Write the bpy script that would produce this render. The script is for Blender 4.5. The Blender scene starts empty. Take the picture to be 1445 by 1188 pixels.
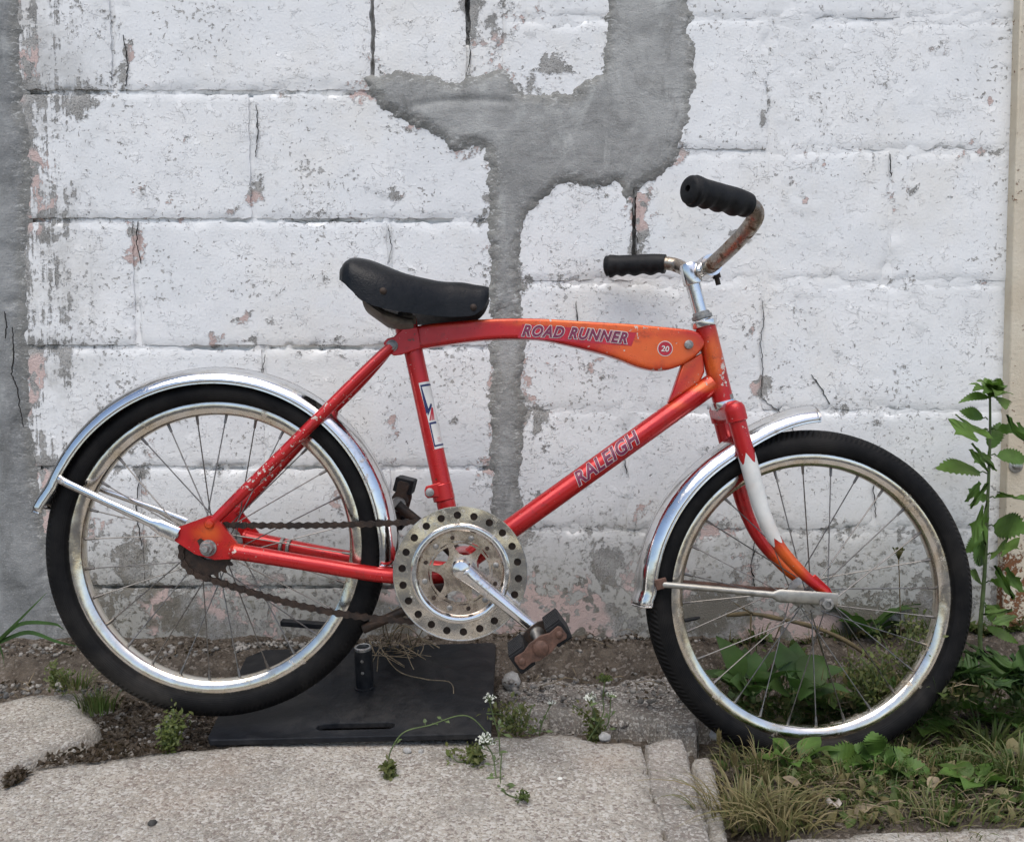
import bpy, bmesh, math, random
from mathutils import Vector as V, Matrix, noise as mnoise
from math import sin, cos, pi, radians, sqrt, atan2, exp

SC = bpy.context.scene
COL = SC.collection
random.seed(11)

# ------------------------------------------------------------------ camera
W, H, F = 1445.0, 1188.0, 1190.0
CAM = V((0, 0, .545)); PITCH = radians(4.5)
cd = bpy.data.cameras.new('camera'); cam = bpy.data.objects.new('camera', cd); COL.objects.link(cam)
cam.location = CAM; cam.rotation_euler = (pi/2 - PITCH, 0, 0)
cd.sensor_fit = 'HORIZONTAL'; cd.sensor_width = 36; cd.lens = 36*F/W
cd.clip_start = .02; cd.clip_end = 1000
SC.camera = cam
SC.render.resolution_x = 1024; SC.render.resolution_y = 841

# ------------------------------------------------------------------ sky and sun (open shade, soft light from above and in front)
SUN_EL, SUN_AZ = radians(62), radians(-22)      # azimuth measured from the camera side towards the left
wd = bpy.data.worlds.new('World'); SC.world = wd; wd.use_nodes = True
wn = wd.node_tree; bgn = wn.nodes['Background']
sky = wn.nodes.new('ShaderNodeTexSky'); sky.sky_type = 'NISHITA'; sky.sun_disc = False
sky.sun_elevation = SUN_EL; sky.sun_rotation = pi + SUN_AZ
sky.air_density = 1.0; sky.dust_density = 1.8; sky.ozone_density = 1.0
wn.links.new(sky.outputs[0], bgn.inputs[0]); bgn.inputs[1].default_value = .10
sl = bpy.data.lights.new('sun', 'SUN'); sun = bpy.data.objects.new('sun', sl); COL.objects.link(sun)
sl.energy = 1.5; sl.angle = radians(50); sl.color = (1, .95, .88)
sdir = V((sin(SUN_AZ)*cos(SUN_EL), -cos(SUN_AZ)*cos(SUN_EL), sin(SUN_EL)))
sun.rotation_euler = sdir.to_track_quat('Z', 'Y').to_euler()
SC.view_settings.view_transform = 'Standard'; SC.view_settings.look = 'None'
SC.view_settings.exposure = .74
SC.cycles.adaptive_threshold = .02; SC.cycles.max_bounces = 6; SC.cycles.diffuse_bounces = 3; SC.cycles.glossy_bounces = 4; SC.cycles.transmission_bounces = 3; SC.view_settings.gamma = 1

# ------------------------------------------------------------------ pixel helpers (a pixel gives a direction, a plane gives the distance)
FW = V((0, cos(PITCH), -sin(PITCH))); UP = V((0, sin(PITCH), cos(PITCH))); RT = V((1, 0, 0))
def ray(x, y): return FW*F + RT*(x - W/2) - UP*(y - H/2)
def on(x, y, p0, n):
    d = ray(x, y); return CAM + d*((p0 - CAM).dot(n)/d.dot(n))
def onY(x, y, Y): return on(x, y, V((0, Y, 0)), V((0, 1, 0)))
def onZ(x, y, Z=0): return on(x, y, V((0, 0, Z)), V((0, 0, 1)))
def noi(p, s=1.0): return mnoise.noise(V(p)*s)
def fbm(p, s=1.0, o=4): return mnoise.fractal(V(p)*s, 1.0, 2.0, o)

# ------------------------------------------------------------------ mesh helpers
class MB:
    def __init__(s): s.v = []; s.f = []; s.fade = None
    def add(s, vs, fs):
        b = len(s.v); s.v += [V(p) for p in vs]; s.f += [tuple(i + b for i in f) for f in fs]; return s
    def loft(s, rings, cap=True, closed=False):
        n = len(rings[0]); b = len(s.v)
        for r in rings: s.v += [V(p) for p in r]
        m = len(rings)
        for i in range(m if closed else m - 1):
            a, c = b + i*n, b + ((i + 1) % m)*n
            for j in range(n):
                k = (j + 1) % n; s.f.append((a + j, a + k, c + k, c + j))
        if cap and not closed:
            s.f.append(tuple(b + j for j in reversed(range(n)))); s.f.append(tuple(b + (m-1)*n + j for j in range(n)))
        return s
    def tube(s, pts, rad, n=12, cap=True, flat=None):
        pts = [V(p) for p in pts]; m = len(pts)
        if not hasattr(rad, '__len__'): rad = [rad]*m
        rings = []; nrm = None
        for i in range(m):
            t = (pts[min(i+1, m-1)] - pts[max(i-1, 0)]).normalized()
            if nrm is None:
                nrm = t.cross(V((0, 1, 0)));
                if nrm.length < .2: nrm = t.cross(V((1, 0, 0)))
            nrm = (nrm - t*nrm.dot(t)).normalized(); bi = t.cross(nrm)
            k = flat[i] if flat else 1.0
            rings.append([pts[i] + nrm*cos(2*pi*j/n)*rad[i] + bi*sin(2*pi*j/n)*rad[i]*k for j in range(n)])
        return s.loft(rings, cap)
    def lathe(s, prof, c, ax, n=24, closed=False, ref=None):
        """prof: list of (r, h) about axis ax through c"""
        ax = V(ax).normalized(); a = V(ref) if ref else (V((1, 0, 0)) if abs(ax.x) < .8 else V((0, 0, 1)))
        a = (a - ax*a.dot(ax)).normalized(); b = ax.cross(a)
        rings = [[V(c) + ax*h + (a*cos(2*pi*j/n) + b*sin(2*pi*j/n))*max(r, 1e-5) for j in range(n)] for r, h in prof]
        return s.loft(rings, cap=not closed, closed=closed)
    def prism(s, poly, nrm, t):
        """flat polygon (world points) thickened by t along nrm (centred)"""
        nrm = V(nrm).normalized(); n = len(poly)
        top = [V(p) + nrm*t/2 for p in poly]; bot = [V(p) - nrm*t/2 for p in poly]
        b = len(s.v); s.v += top + bot
        s.f.append(tuple(b + i for i in range(n))); s.f.append(tuple(b + n + i for i in reversed(range(n))))
        for i in range(n):
            k = (i + 1) % n; s.f.append((b + i, b + n + i, b + n + k, b + k))
        return s
    def box(s, c, ax, ay, az, hx, hy, hz):
        c = V(c); ax, ay, az = V(ax), V(ay), V(az)
        vs = [c + ax*hx*i + ay*hy*j + az*hz*k for i in (-1, 1) for j in (-1, 1) for k in (-1, 1)]
        return s.add(vs, [(0,1,3,2),(4,6,7,5),(0,4,5,1),(2,3,7,6),(0,2,6,4),(1,5,7,3)])
    def mesh(s, name, mat=None, smooth=True, origin=None, sharp=None):
        me = bpy.data.meshes.new(name); o = V(origin) if origin is not None else V((0, 0, 0))
        me.from_pydata([v - o for v in s.v], [], s.f)
        bm = bmesh.new(); bm.from_mesh(me); bmesh.ops.recalc_face_normals(bm, faces=bm.faces); bm.to_mesh(me); bm.free()
        if mat: me.materials.append(mat)
        if smooth:
            me.polygons.foreach_set('use_smooth', [True]*len(me.polygons))
            me.set_sharp_from_angle(angle=radians(sharp or 38))
        me.update(); return me

def link(name, me, parent=None, loc=None, **props):
    o = bpy.data.objects.new(name, me); COL.objects.link(o)
    if parent: o.parent = parent
    if loc is not None: o.location = loc
    for k, v in props.items(): o[k] = v
    return o
def thing(name, loc, label, cat, group=None):
    o = bpy.data.objects.new(name, None); COL.objects.link(o); o.location = loc; o.empty_display_size = .05
    o['label'] = label; o['category'] = cat
    if group: o['group'] = group
    return o
def wpos(o):
    p = V((0, 0, 0))
    while o: p += o.location; o = o.parent
    return p
def part(name, mb, mat, parent, smooth=True, sharp=None, bevel=0, **props):
    """world-space mesh builder -> child of parent (parents are never rotated here)"""
    og = wpos(parent)
    o = link(name, mb.mesh(name, mat, smooth, og, sharp), parent, **props)
    if bevel:
        m = o.modifiers.new('bevel', 'BEVEL'); m.width = bevel; m.segments = 2; m.limit_method = 'ANGLE'; m.angle_limit = radians(40)
    return o
def spline(pts, k=6):
    """Catmull-Rom through points"""
    P = [V(p) for p in pts]; P = [P[0]*2 - P[1]] + P + [P[-1]*2 - P[-2]]; out = []
    for i in range(1, len(P) - 2):
        a, b, c, d = P[i-1], P[i], P[i+1], P[i+2]
        for j in range(k):
            t = j/k
            out.append(((b*2) + (c - a)*t + (a*2 - b*5 + c*4 - d)*t*t + (b*3 - a - c*3 + d)*t**3)*.5)
    out.append(P[-2]); return out
def lerp_tab(tab, x):
    if x <= tab[0][0]: return tab[0][1]
    for (a, u), (b, w) in zip(tab, tab[1:]):
        if x <= b:
            t = (x - a)/(b - a); return u + (w - u)*t
    return tab[-1][1]
def sstep(a, b, x):
    t = min(1, max(0, (x - a)/(b - a))); return t*t*(3 - 2*t)

# ------------------------------------------------------------------ node helpers
class NT:
    def __init__(s, name):
        s.m = bpy.data.materials.new(name); s.m.use_nodes = True; s.t = s.m.node_tree
        s.b = s.t.nodes['Principled BSDF']; s._pos = None
    def n(s, typ, ins=None, out=0, **props):
        nd = s.t.nodes.new('ShaderNode' + typ)
        for k, v in props.items(): setattr(nd, k, v)
        for k, v in (ins or {}).items(): s.set(nd.inputs[k], v)
        return nd.outputs[out]
    def set(s, sock, v):
        if isinstance(v, bpy.types.NodeSocket): s.t.links.new(v, sock)
        elif v is not None:
            if sock.type == 'RGBA' and len(v) == 3: v = (*v, 1)
            sock.default_value = v
    def P(s):
        if s._pos is None: s._pos = s.n('NewGeometry')
        return s._pos
    def obj(s): return s.n('TexCoord', out='Object')
    def attr(s, name): return s.n('Attribute', attribute_name=name, out=2)
    def math(s, op, a, b=0.0, c=None, clamp=False):
        nd = s.t.nodes.new('ShaderNodeMath'); nd.operation = op; nd.use_clamp = clamp
        s.set(nd.inputs[0], a); s.set(nd.inputs[1], b)
        if c is not None: s.set(nd.inputs[2], c)
        return nd.outputs[0]
    def add(s, a, b): return s.math('ADD', a, b)
    def mul(s, a, b): return s.math('MULTIPLY', a, b)
    def noise(s, vec, scale, detail=4, rough=.55, dist=0.0):
        return s.n('TexNoise', {'Vector': vec, 'Scale': scale, 'Detail': detail, 'Roughness': rough, 'Distortion': dist})
    def vor(s, vec, scale, feature='F1', out=0, rnd=1.0):
        return s.n('TexVoronoi', {'Vector': vec, 'Scale': scale, 'Randomness': rnd}, out=out, feature=feature)
    def ramp(s, v, a, b, lo=0.0, hi=1.0, smooth=True):
        return s.n('MapRange', {0: v, 1: a, 2: b, 3: lo, 4: hi}, interpolation_type='SMOOTHSTEP' if smooth else 'LINEAR')
    def scale(s, vec, xyz): return s.n('VectorMath', {0: vec, 1: xyz}, operation='MULTIPLY')
    def vadd(s, a, b): return s.n('VectorMath', {0: a, 1: b}, operation='ADD')
    def mix(s, f, a, b, mode='MIX'):
        nd = s.t.nodes.new('ShaderNodeMix'); nd.data_type = 'RGBA'; nd.blend_type = mode
        s.set(nd.inputs[0], f); s.set(nd.inputs[6], a); s.set(nd.inputs[7], b); return nd.outputs[2]
    def mixf(s, f, a, b):
        nd = s.t.nodes.new('ShaderNodeMix'); s.set(nd.inputs[0], f); s.set(nd.inputs[2], a); s.set(nd.inputs[3], b); return nd.outputs[0]
    def xyz(s, v): nd = s.t.nodes.new('ShaderNodeSeparateXYZ'); s.set(nd.inputs[0], v); return nd.outputs
    def bump(s, h, dist, strength=1.0, nrm=None):
        ins = {'Height': h, 'Distance': dist, 'Strength': strength}
        if nrm is not None: ins['Normal'] = nrm
        return s.n('Bump', ins)
    def out(s, color=None, rough=None, metal=None, normal=None, **kw):
        b = s.b.inputs
        for k, v in (('Base Color', color), ('Roughness', rough), ('Metallic', metal), ('Normal', normal)):
            if v is not None: s.set(b[k], v)
        for k, v in kw.items(): s.set(b[k], v)
        return s.m

WY = 1.505                                  # wall face
def wx(px): return (px - W/2)/F*WY*1.0
def wall_pt(px, py): return onY(px, py, WY)

SPOTS = [(190,350,16,34),(200,455,10,20),(665,22,14,42),(905,725,18,18),(1083,545,26,24),(1065,470,9,24),(905,320,16,60),(560,540,0,0),
         (175,75,8,50),(362,265,18,30),(458,395,9,20),(340,285,30,16),(205,640,22,40),(1140,540,18,10),(460,880,40,20),(300,880,60,26),
         (430,180,8,12),(432,230,6,12),(555,272,16,14),(150,600,18,30),(110,150,10,20),(345,480,16,10),(420,495,14,10),(240,280,10,8),(520,420,8,16),(395,455,14,10),(350,445,16,8),(300,485,10,14),
         (590,30,10,8),(780,95,34,16),(880,450,12,10),(1040,330,8,10),(1075,170,7,20),(1130,270,5,14),(1160,235,5,9),(1400,150,8,10),(1200,480,10,12),(1270,525,14,12),(1120,440,8,10),(1000,650,16,12),
         (640,590,12,10),(560,600,20,14),(610,640,22,14),(770,700,14,24),(760,600,10,30),(950,470,12,8),(850,520,16,14),(700,40,10,14),(100,430,8,40),(90,520,10,30),(70,330,26,14),
         (690,840,50,50),(120,870,50,30),(560,860,60,40),(1330,860,50,50),(820,880,90,50),(1060,900,90,50),(870,800,50,40),(1200,890,90,40),(190,790,30,50),(230,860,40,40),(480,700,20,30),(1000,860,60,40)]
def spot_val(x, z):
    """how strongly the paint has come away at this place of the wall (0..1)"""
    v = 0.0; k = WY/F
    wx_, wz_ = x + .02*fbm((x*22, 1, z*22)), z + .02*fbm((x*22, 6, z*22))
    for (cx, cz, rx, rz) in SPOT_W:
        d = ((wx_ - cx)/(rx*k))**2 + ((wz_ - cz)/(rz*k))**2
        if d < 2: v = max(v, 1 - sstep(.1, 1.4, d))
    for poly in CEM_W:
        d = -sdf(x, z, poly)
        if -.01 < d < .04: v = max(v, (1 - sstep(-.004, .034, d))*(.40 + .75*fbm((x*16, 5, z*22))))
    return min(1.0, max(0.0, v))
CEM_W = []
SPOT_W = [(wall_pt(a, b).x, wall_pt(a, b).z, max(6, c), max(6, d)) for a, b, c, d in SPOTS if c]
def wall_paint(name, joint=0.0):
    t = NT(name); P = t.P(); x, y, z = t.xyz(P)
    nA = t.noise(P, 13, 6, .70, .5); nB = t.noise(P, 75, 4, .70); nC = t.noise(P, 2.6, 2)
    st = t.noise(t.scale(P, (75, 1, 6)), 1, 4, .7)
    left = t.ramp(x, wall_pt(35,300).x, wall_pt(200,300).x, 1, 0)
    low = t.ramp(z, .04, .34, 1, 0)
    strip = t.ramp(t.math('ABSOLUTE', t.math('SUBTRACT', x, wall_pt(730,500).x)), .025, .12, 1, 0)
    edge = t.attr('edge'); spot = t.attr('spot')
    s = t.mul(nA, .60)
    for v in (t.mul(nB, .44), t.mul(nC, .14), t.mul(edge, .050), t.mul(spot, .15), t.mul(left, t.ramp(st, .32, .68, -.01, .22)), t.mul(low, .105), t.mul(low, t.mul(t.math('SUBTRACT', nB, .5), .30)), t.mul(strip, .045)):
        s = t.add(s, v)
    th = .738 - joint
    bare = t.ramp(s, th, th + .014, 0, 1)
    halo = t.ramp(s, th - .035, th, 0, 1)
    # small pits and chips scattered over the film
    pn = t.noise(t.vadd(P, (2, 4, 1)), 130, 3, .6); pm = t.noise(t.vadd(P, (7, 4, 5)), 9, 3)
    pit = t.ramp(t.add(pn, t.mul(t.math('SUBTRACT', pm, .5), .45)), .675, .700)
    # lifted flakes: short curled lips of the film
    Ps = t.scale(P, (1, 1, 1.35))
    f1 = t.noise(t.vadd(Ps, (3, 1, 7)), 30, 4, .66, .4); f2 = t.noise(t.vadd(Ps, (8, 2, 1)), 80, 3, .6, .3); fm = t.ramp(t.noise(P, 6, 3, .7), .46, .60, .0, 1)
    lip = t.add(t.mul(t.ramp(f1, .575, .586), fm), t.mul(t.ramp(f2, .635, .648), .8))
    # colours
    n5 = t.noise(P, 6, 4, .65); n6 = t.noise(t.vadd(P, (5, 5, 5)), 3.1, 5, .7)
    white = t.mix(t.ramp(n5, .35, .7), (.775, .785, .785), (.825, .825, .815))
    white = t.mix(t.ramp(n6, .46, .70, 0, .55), white, (.76, .735, .68)); white = t.mix(t.ramp(n6, .46, .28, 0, .5), white, (.66, .67, .675))
    dn_ = t.noise(P, 9, 5, .72)
    dirt = t.mul(t.ramp(dn_, .40, .72), t.add(.12, t.add(t.mul(low, .85), t.mul(left, .55))))
    white = t.mix(dirt, white, (.34, .33, .305)); foot = t.ramp(t.add(z, t.mul(t.math('SUBTRACT', dn_, .5), .40)), .04, .32, 1, 0); white = t.mix(t.mul(foot, .80), white, (.31, .295, .255)); white = t.mix(t.mul(t.mul(foot, t.ramp(nB, .5, .62)), .7), white, (.17, .16, .115))
    drip = t.mul(t.ramp(st, .58, .75), t.mul(t.ramp(n5, .5, .62), .30)); white = t.mix(drip, white, (.40, .39, .36))
    grit = t.noise(P, 420, 2, .7)
    conc = t.mix(t.ramp(t.noise(P, 34, 4, .7), .35, .65), (.27, .265, .25), (.42, .41, .39))
    conc = t.mix(t.ramp(grit, .52, .7), conc, (.46, .45, .43)); conc = t.mix(t.ramp(grit, .44, .32), conc, (.15, .145, .135))
    conc = t.mix(t.mul(low, t.ramp(dn_, .42, .58, .15, .9)), conc, (.17, .152, .118))
    pink = t.mul(t.ramp(t.noise(t.vadd(P, (9, 2, 4)), 6.5, 2), .51, .55), t.ramp(t.noise(t.vadd(P, (1, 5, 2)), 40, 2), .42, .47))
    under = t.mix(t.mul(pink, .8), conc, (.66, .50, .46))
    col = t.mix(bare, white, under)
    col = t.mix(t.mul(pit, t.math('SUBTRACT', 1.0, bare)), col, t.mix(t.ramp(pm, .4, .6), (.24, .23, .22), (.42, .41, .39)))
    keep = t.math('SUBTRACT', 1.0, bare)
    h = t.add(t.mul(keep, 1.0), t.mul(halo, .3))
    h = t.add(h, t.mul(lip, t.mul(keep, .85))); h = t.math('SUBTRACT', h, t.mul(pit, .6))
    h = t.add(h, t.mul(t.noise(P, 16, 2), .45)); h = t.add(h, t.mul(t.noise(P, 260, 2), .25)); h = t.add(h, t.mul(t.mul(grit, bare), .9))
    return t.out(col, t.mixf(bare, .6, .92), None, t.bump(h, .0024, 1.0), **{'Specular IOR Level': .3})
def cement_mat(name, lo, hi, s=1.0):
    t = NT(name); P = t.P()
    a = t.noise(P, 5*s, 6, .62, .8); b = t.noise(t.scale(P, (1, 1, .5)), 14, 5, .68, .5); g = t.noise(P, 330, 3, .7); e = t.attr('rim')
    c = t.mix(t.ramp(a, .33, .66), lo, hi)
    c = t.mix(t.ramp(b, .50, .68, 0, .75), c, (hi[0]*1.22, hi[1]*1.23, hi[2]*1.22)); c = t.mix(t.ramp(b, .46, .30, 0, .65), c, (lo[0]*.62, lo[1]*.62, lo[2]*.60))
    en = t.ramp(t.add(t.mul(e, .75), t.mul(t.math('SUBTRACT', b, .5), .9)), .30, .75)
    c = t.mix(t.mul(en, .55), c, (.185, .178, .155))
    wr = t.mul(e, t.ramp(t.noise(t.scale(P, (1, 1, 2.2)), 70, 4, .7, .6), .56, .64)); c = t.mix(t.mul(wr, .7), c, (.60, .60, .58))
    c = t.mix(t.ramp(g, .60, .72, 0, .55), c, (.09, .09, .085)); c = t.mix(t.ramp(g, .42, .30, 0, .4), c, (.5, .5, .48))
    sw = t.noise(t.scale(P, (1, 1, 2.0)), 11, 4, .6, 1.0)
    h = t.add(t.add(t.mul(sw, 1.2), t.mul(g, .55)), t.mul(t.noise(P, 70, 4, .65), t.add(.5, t.mul(e, 1.2))))
    return t.out(c, .88, None, t.bump(h, .0022), **{'Specular IOR Level': .25})

def red_paint(name):
    t = NT(name); P = t.P(); fade = t.attr('fade')
    n1 = t.noise(P, 30, 5, .6); n2 = t.noise(P, 150, 4, .65)
    f = t.ramp(t.add(fade, t.mul(t.math('SUBTRACT', n1, .5), .35)), .12, .85, 0, 1)
    c = t.mix(f, (.46, .008, .010), (.70, .10, .012))
    c = t.mix(t.ramp(n1, .3, .7, 0, .35), c, t.mix(f, (.56, .016, .013), (.74, .15, .02)))
    wear = t.attr('wear')
    chip = t.ramp(t.add(n2, t.mul(wear, .17)), .685, .70)
    chip2 = t.ramp(t.noise(P, 95, 3), .735, .745)
    c = t.mix(chip, c, (.60, .50, .44)); c = t.mix(chip2, c, (.10, .04, .02))
    sc_n = t.noise(t.scale(P, (260, 260, 40)), 1, 3, .6); c = t.mix(t.ramp(sc_n, .70, .74, 0, .35), c, (.55, .25, .2)); grime = t.ramp(t.noise(P, 42, 6, .75), .53, .75, 0, .65); c = t.mix(grime, c, (.13, .02, .012))
    r = t.mixf(chip, t.ramp(t.noise(P, 40, 5), .3, .7, .24, .42), .8)
    return t.out(c, r, t.mixf(chip, .35, 0.0), t.bump(t.add(t.mul(chip, -.8), t.mul(t.noise(P, 500, 3), .12)), .0005), **{'Coat Weight': .35, 'Coat Roughness': .2})
def chrome(name, tint=(.78, .78, .79), rust=.0, rough=.10, gold=.0, buckle=1.0):
    t = NT(name); P = t.P(); n1 = t.noise(P, 24, 6, .65); n2 = t.noise(P, 240, 5, .7); n3 = t.noise(P, 70, 5, .7)
    pit = t.ramp(t.add(t.mul(n2, .6), t.mul(n1, .5)), .62 - rust*.14, .70 - rust*.12)
    rst = t.ramp(t.add(t.mul(n3, .6), t.mul(n1, .5)), .64 - rust*.13, .72 - rust*.12)
    c = t.mix(t.ramp(n1, .35, .7, 0, gold), tint, (.62, .52, .36))
    c = t.mix(t.mul(pit, .55), c, (.22, .17, .12)); c = t.mix(t.mul(rst, min(1, .4 + rust)), c, (.12, .055, .025))
    r = t.add(t.ramp(n3, .3, .7, rough*.7, rough*1.8), t.mul(pit, .25)); r = t.add(r, t.mul(rst, .35))
    m = t.math('SUBTRACT', 1.0, t.mul(rst, .8))
    return t.out(c, r, m, t.bump(t.add(t.mul(n2, .15), t.mul(t.noise(P, 35 if buckle < 2 else 13, 1), buckle)), .0006))
def plain(name, col, rough=.6, metal=0.0, var=.35, scale=60, bump=.0004, dust=0.0, dcol=(.30, .27, .23), spec=.5):
    t = NT(name); P = t.P(); n = t.noise(P, scale, 6, .65); m = t.noise(P, scale*.18, 4)
    c = t.mix(t.ramp(n, .3, .7), tuple(v*(1 - var) for v in col), tuple(min(1, v*(1 + var)) for v in col))
    if dust: c = t.mix(t.ramp(t.add(t.mul(m, .6), t.mul(n, .4)), .42, .68, 0, dust), c, dcol)
    return t.out(c, t.ramp(n, .3, .7, rough*.85, min(1, rough*1.15)), metal, t.bump(t.add(n, t.mul(t.noise(P, scale*6, 3), .4)), bump), **{'Specular IOR Level': spec})
def rusty(name, a=(.10, .045, .02), b=(.28, .12, .055), c3=(.05, .03, .02), metal=.2, rough=.7):
    t = NT(name); P = t.P(); n = t.noise(P, 90, 6, .7); m = t.noise(P, 30, 4)
    c = t.mix(t.ramp(n, .3, .7), a, b); c = t.mix(t.ramp(m, .55, .7), c, c3)
    return t.out(c, rough, metal, t.bump(n, .0012))
def leaf_mat(name, col, dry=(.16, .13, .05), dryness=.15):
    t = NT(name); P = t.P(); oi = t.n('ObjectInfo', out='Random')
    n = t.noise(P, 28, 4); m = t.noise(P, 160, 4)
    tint = t.attr('tint')
    c = t.mix(t.ramp(n, .3, .7), tuple(v*.62 for v in col), tuple(v*1.35 for v in col))
    c = t.mix(t.mul(oi, .3), c, (col[0]*1.5, col[1]*1.2, col[2]*.8))
    c = t.mix(t.mul(tint, .9), c, dry)
    c = t.mix(t.ramp(m, .62, .72, 0, dryness), c, dry)
    b = t.out(c, .5, None, t.bump(m, .0006), **{'Specular IOR Level': .35})
    tr = t.t.nodes.new('ShaderNodeBsdfTranslucent'); t.set(tr.inputs[0], t.mix(.5, c, (col[0]*1.6, col[1]*1.8, col[2])))
    mx = t.t.nodes.new('ShaderNodeMixShader'); mx.inputs[0].default_value = .30
    o = t.t.nodes['Material Output']; t.t.links.new(t.b.outputs[0], mx.inputs[1]); t.t.links.new(tr.outputs[0], mx.inputs[2]); t.t.links.new(mx.outputs[0], o.inputs[0])
    return b
def pave_mat(name, base=(.42, .385, .33), warm=0.0):
    t = NT(name); P = t.P()
    Pw = t.vadd(P, t.scale(t.n('TexNoise', {'Vector': P, 'Scale': 120, 'Detail': 2}, out=1), (.003, .003, .003)))
    v1 = t.vor(Pw, 270, 'F1', 1); v1d = t.vor(Pw, 270, 'F1', 0); v2 = t.vor(Pw, 560, 'F1', 1)
    r1 = t.n('SeparateColor', {0: v1}); big = t.noise(P, 5, 6, .65); mid = t.noise(P, 22, 6, .7)
    g2 = t.n('SeparateColor', {0: v2}, out=1)
    c = t.mix(t.ramp(big, .3, .7), tuple(v*.70 for v in base), tuple(v*1.12 for v in base))
    c = t.mix(t.ramp(g2, .70, .95, 0, .7), c, (.16, .145, .13)); c = t.mix(t.ramp(g2, .30, .08, 0, .6), c, (.56, .53, .49))
    c = t.mix(t.ramp(r1, .80, .86, 0, .75), c, (.60, .585, .55)); c = t.mix(t.ramp(r1, .16, .10, 0, .7), c, (.19, .15, .13))
    c = t.mix(t.ramp(r1, .55, .62, 0, .16), c, (.42, .35, .27))
    c = t.mix(t.ramp(mid, .52, .75, 0, .55), c, (.22, .205, .18)); c = t.mix(t.ramp(t.noise(t.vadd(P, (8, 1, 0)), 7, 5, .7), .54, .66, 0, .4), c, (.27, .255, .225))
    c = t.mix(t.ramp(t.noise(t.vadd(P, (4, 4, 0)), 3.2, 4), .55, .72, 0, .30 + warm), c, (.36, .255, .18))
    e = t.attr('rim'); c = t.mix(t.mul(e, .35), c, (.22, .205, .18))
    h = t.add(t.add(t.mul(v1d, -.7), t.mul(t.noise(P, 330, 4, .7), .9)), t.mul(mid, 1.6))
    return t.out(c, .92, None, t.bump(h, .0020), **{'Specular IOR Level': .2})
def soil_mat(name, a=(.055, .044, .035), b=(.15, .125, .10)):
    t = NT(name); P = t.P(); n = t.noise(P, 45, 8, .75); m = t.noise(P, 8, 4); v = t.vor(P, 210, 'F1', 1)
    c = t.mix(t.ramp(n, .32, .68), a, b); g = t.n('SeparateColor', {0: v})
    c = t.mix(t.ramp(g, .84, .9, 0, .7), c, (.24, .21, .18)); c = t.mix(t.ramp(m, .5, .7, 0, .5), c, (.15, .12, .092))
    return t.out(c, .95, None, t.bump(t.add(n, t.mul(t.vor(P, 210), -.6)), .006), **{'Specular IOR Level': .15})

# ================================================================== SETTING: wall
M = {}
M['paint'] = wall_paint('flaking_white_paint'); M['joint'] = wall_paint('painted_mortar', .012)
M['cement'] = cement_mat('cement_smear', (.27, .27, .26), (.41, .41, .395))
M['render'] = cement_mat('cement_render', (.205, .21, .208), (.315, .32, .315), .7)
M['dark'] = plain('crack_dirt', (.045, .042, .038), .95)
def setattr_f(me, name, vals):
    a = me.attributes.new(name, 'FLOAT', 'POINT'); a.data.foreach_set('value', vals)

def pip(x, y, poly):
    c = False; n = len(poly); j = n - 1
    for i in range(n):
        xi, yi = poly[i]; xj, yj = poly[j]
        if (yi > y) != (yj > y) and x < (xj - xi)*(y - yi)/(yj - yi) + xi: c = not c
        j = i
    return c
def sdf(x, y, poly):
    d = 1e9; n = len(poly)
    for i in range(n):
        ax, ay = poly[i]; bx, by = poly[(i + 1) % n]
        ux, uy = bx - ax, by - ay; L = ux*ux + uy*uy
        t = max(0, min(1, ((x - ax)*ux + (y - ay)*uy)/L)) if L else 0
        d = min(d, (x - ax - ux*t)**2 + (y - ay - uy*t)**2)
    d = sqrt(d); return d if pip(x, y, poly) else -d
patch = [(515,112),(560,104),(640,112),(700,96),(722,100),(735,128),(800,128),(845,100),(858,60),(852,20),(866,-60),(965,-60),(975,30),(984,90),(978,170),(955,225),(930,250),(900,268),(885,300),
         (868,262),(838,270),(815,258),(790,262),(762,285),(745,300),(736,345),(735,420),(728,440),(692,440),(688,330),(690,300),(684,208),(640,212),(606,186),(560,170),(530,148)]
strip_p = [(690,300),(736,300),(733,380),(735,440),(740,490),(738,600),(734,690),(730,760),(694,770),(690,700),(692,600),(691,500),(692,420)]
pil = [(-280,-80),(28,-80),(30,100),(44,200),(40,300),(34,350),(38,480),(44,600),(62,740),(92,830),(110,960),(-280,960)]
CEM_W += [[(wall_pt(*p).x, wall_pt(*p).z) for p in q] for q in (patch, strip_p, pil)]
wall = thing('block_wall', (0, WY, 0), 'old concrete block wall in flaking white paint with grey cement repairs behind the bicycle', 'wall')
SEAM = wall_pt(712, 400).x
rows_l = [-230, -50, 130, 311, 490, 660, 828, 992]; rows_r = [-158, 28, 213, 398, 580, 748, 912, 1075]
heads_l = [{0: 362}, {0: 175}, {0: 362}, {0: 195}, {0: 372}, {0: 195}, {0: 372}]
heads_r = [{0: 900}, {0: 1077}, {0: 893}, {0: 1075}, {0: 885}, {0: 1062}, {0: 880}]
PXM = WY/F
blocks = []
X_RIGHT = wall_pt(1434, 600).x
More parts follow.
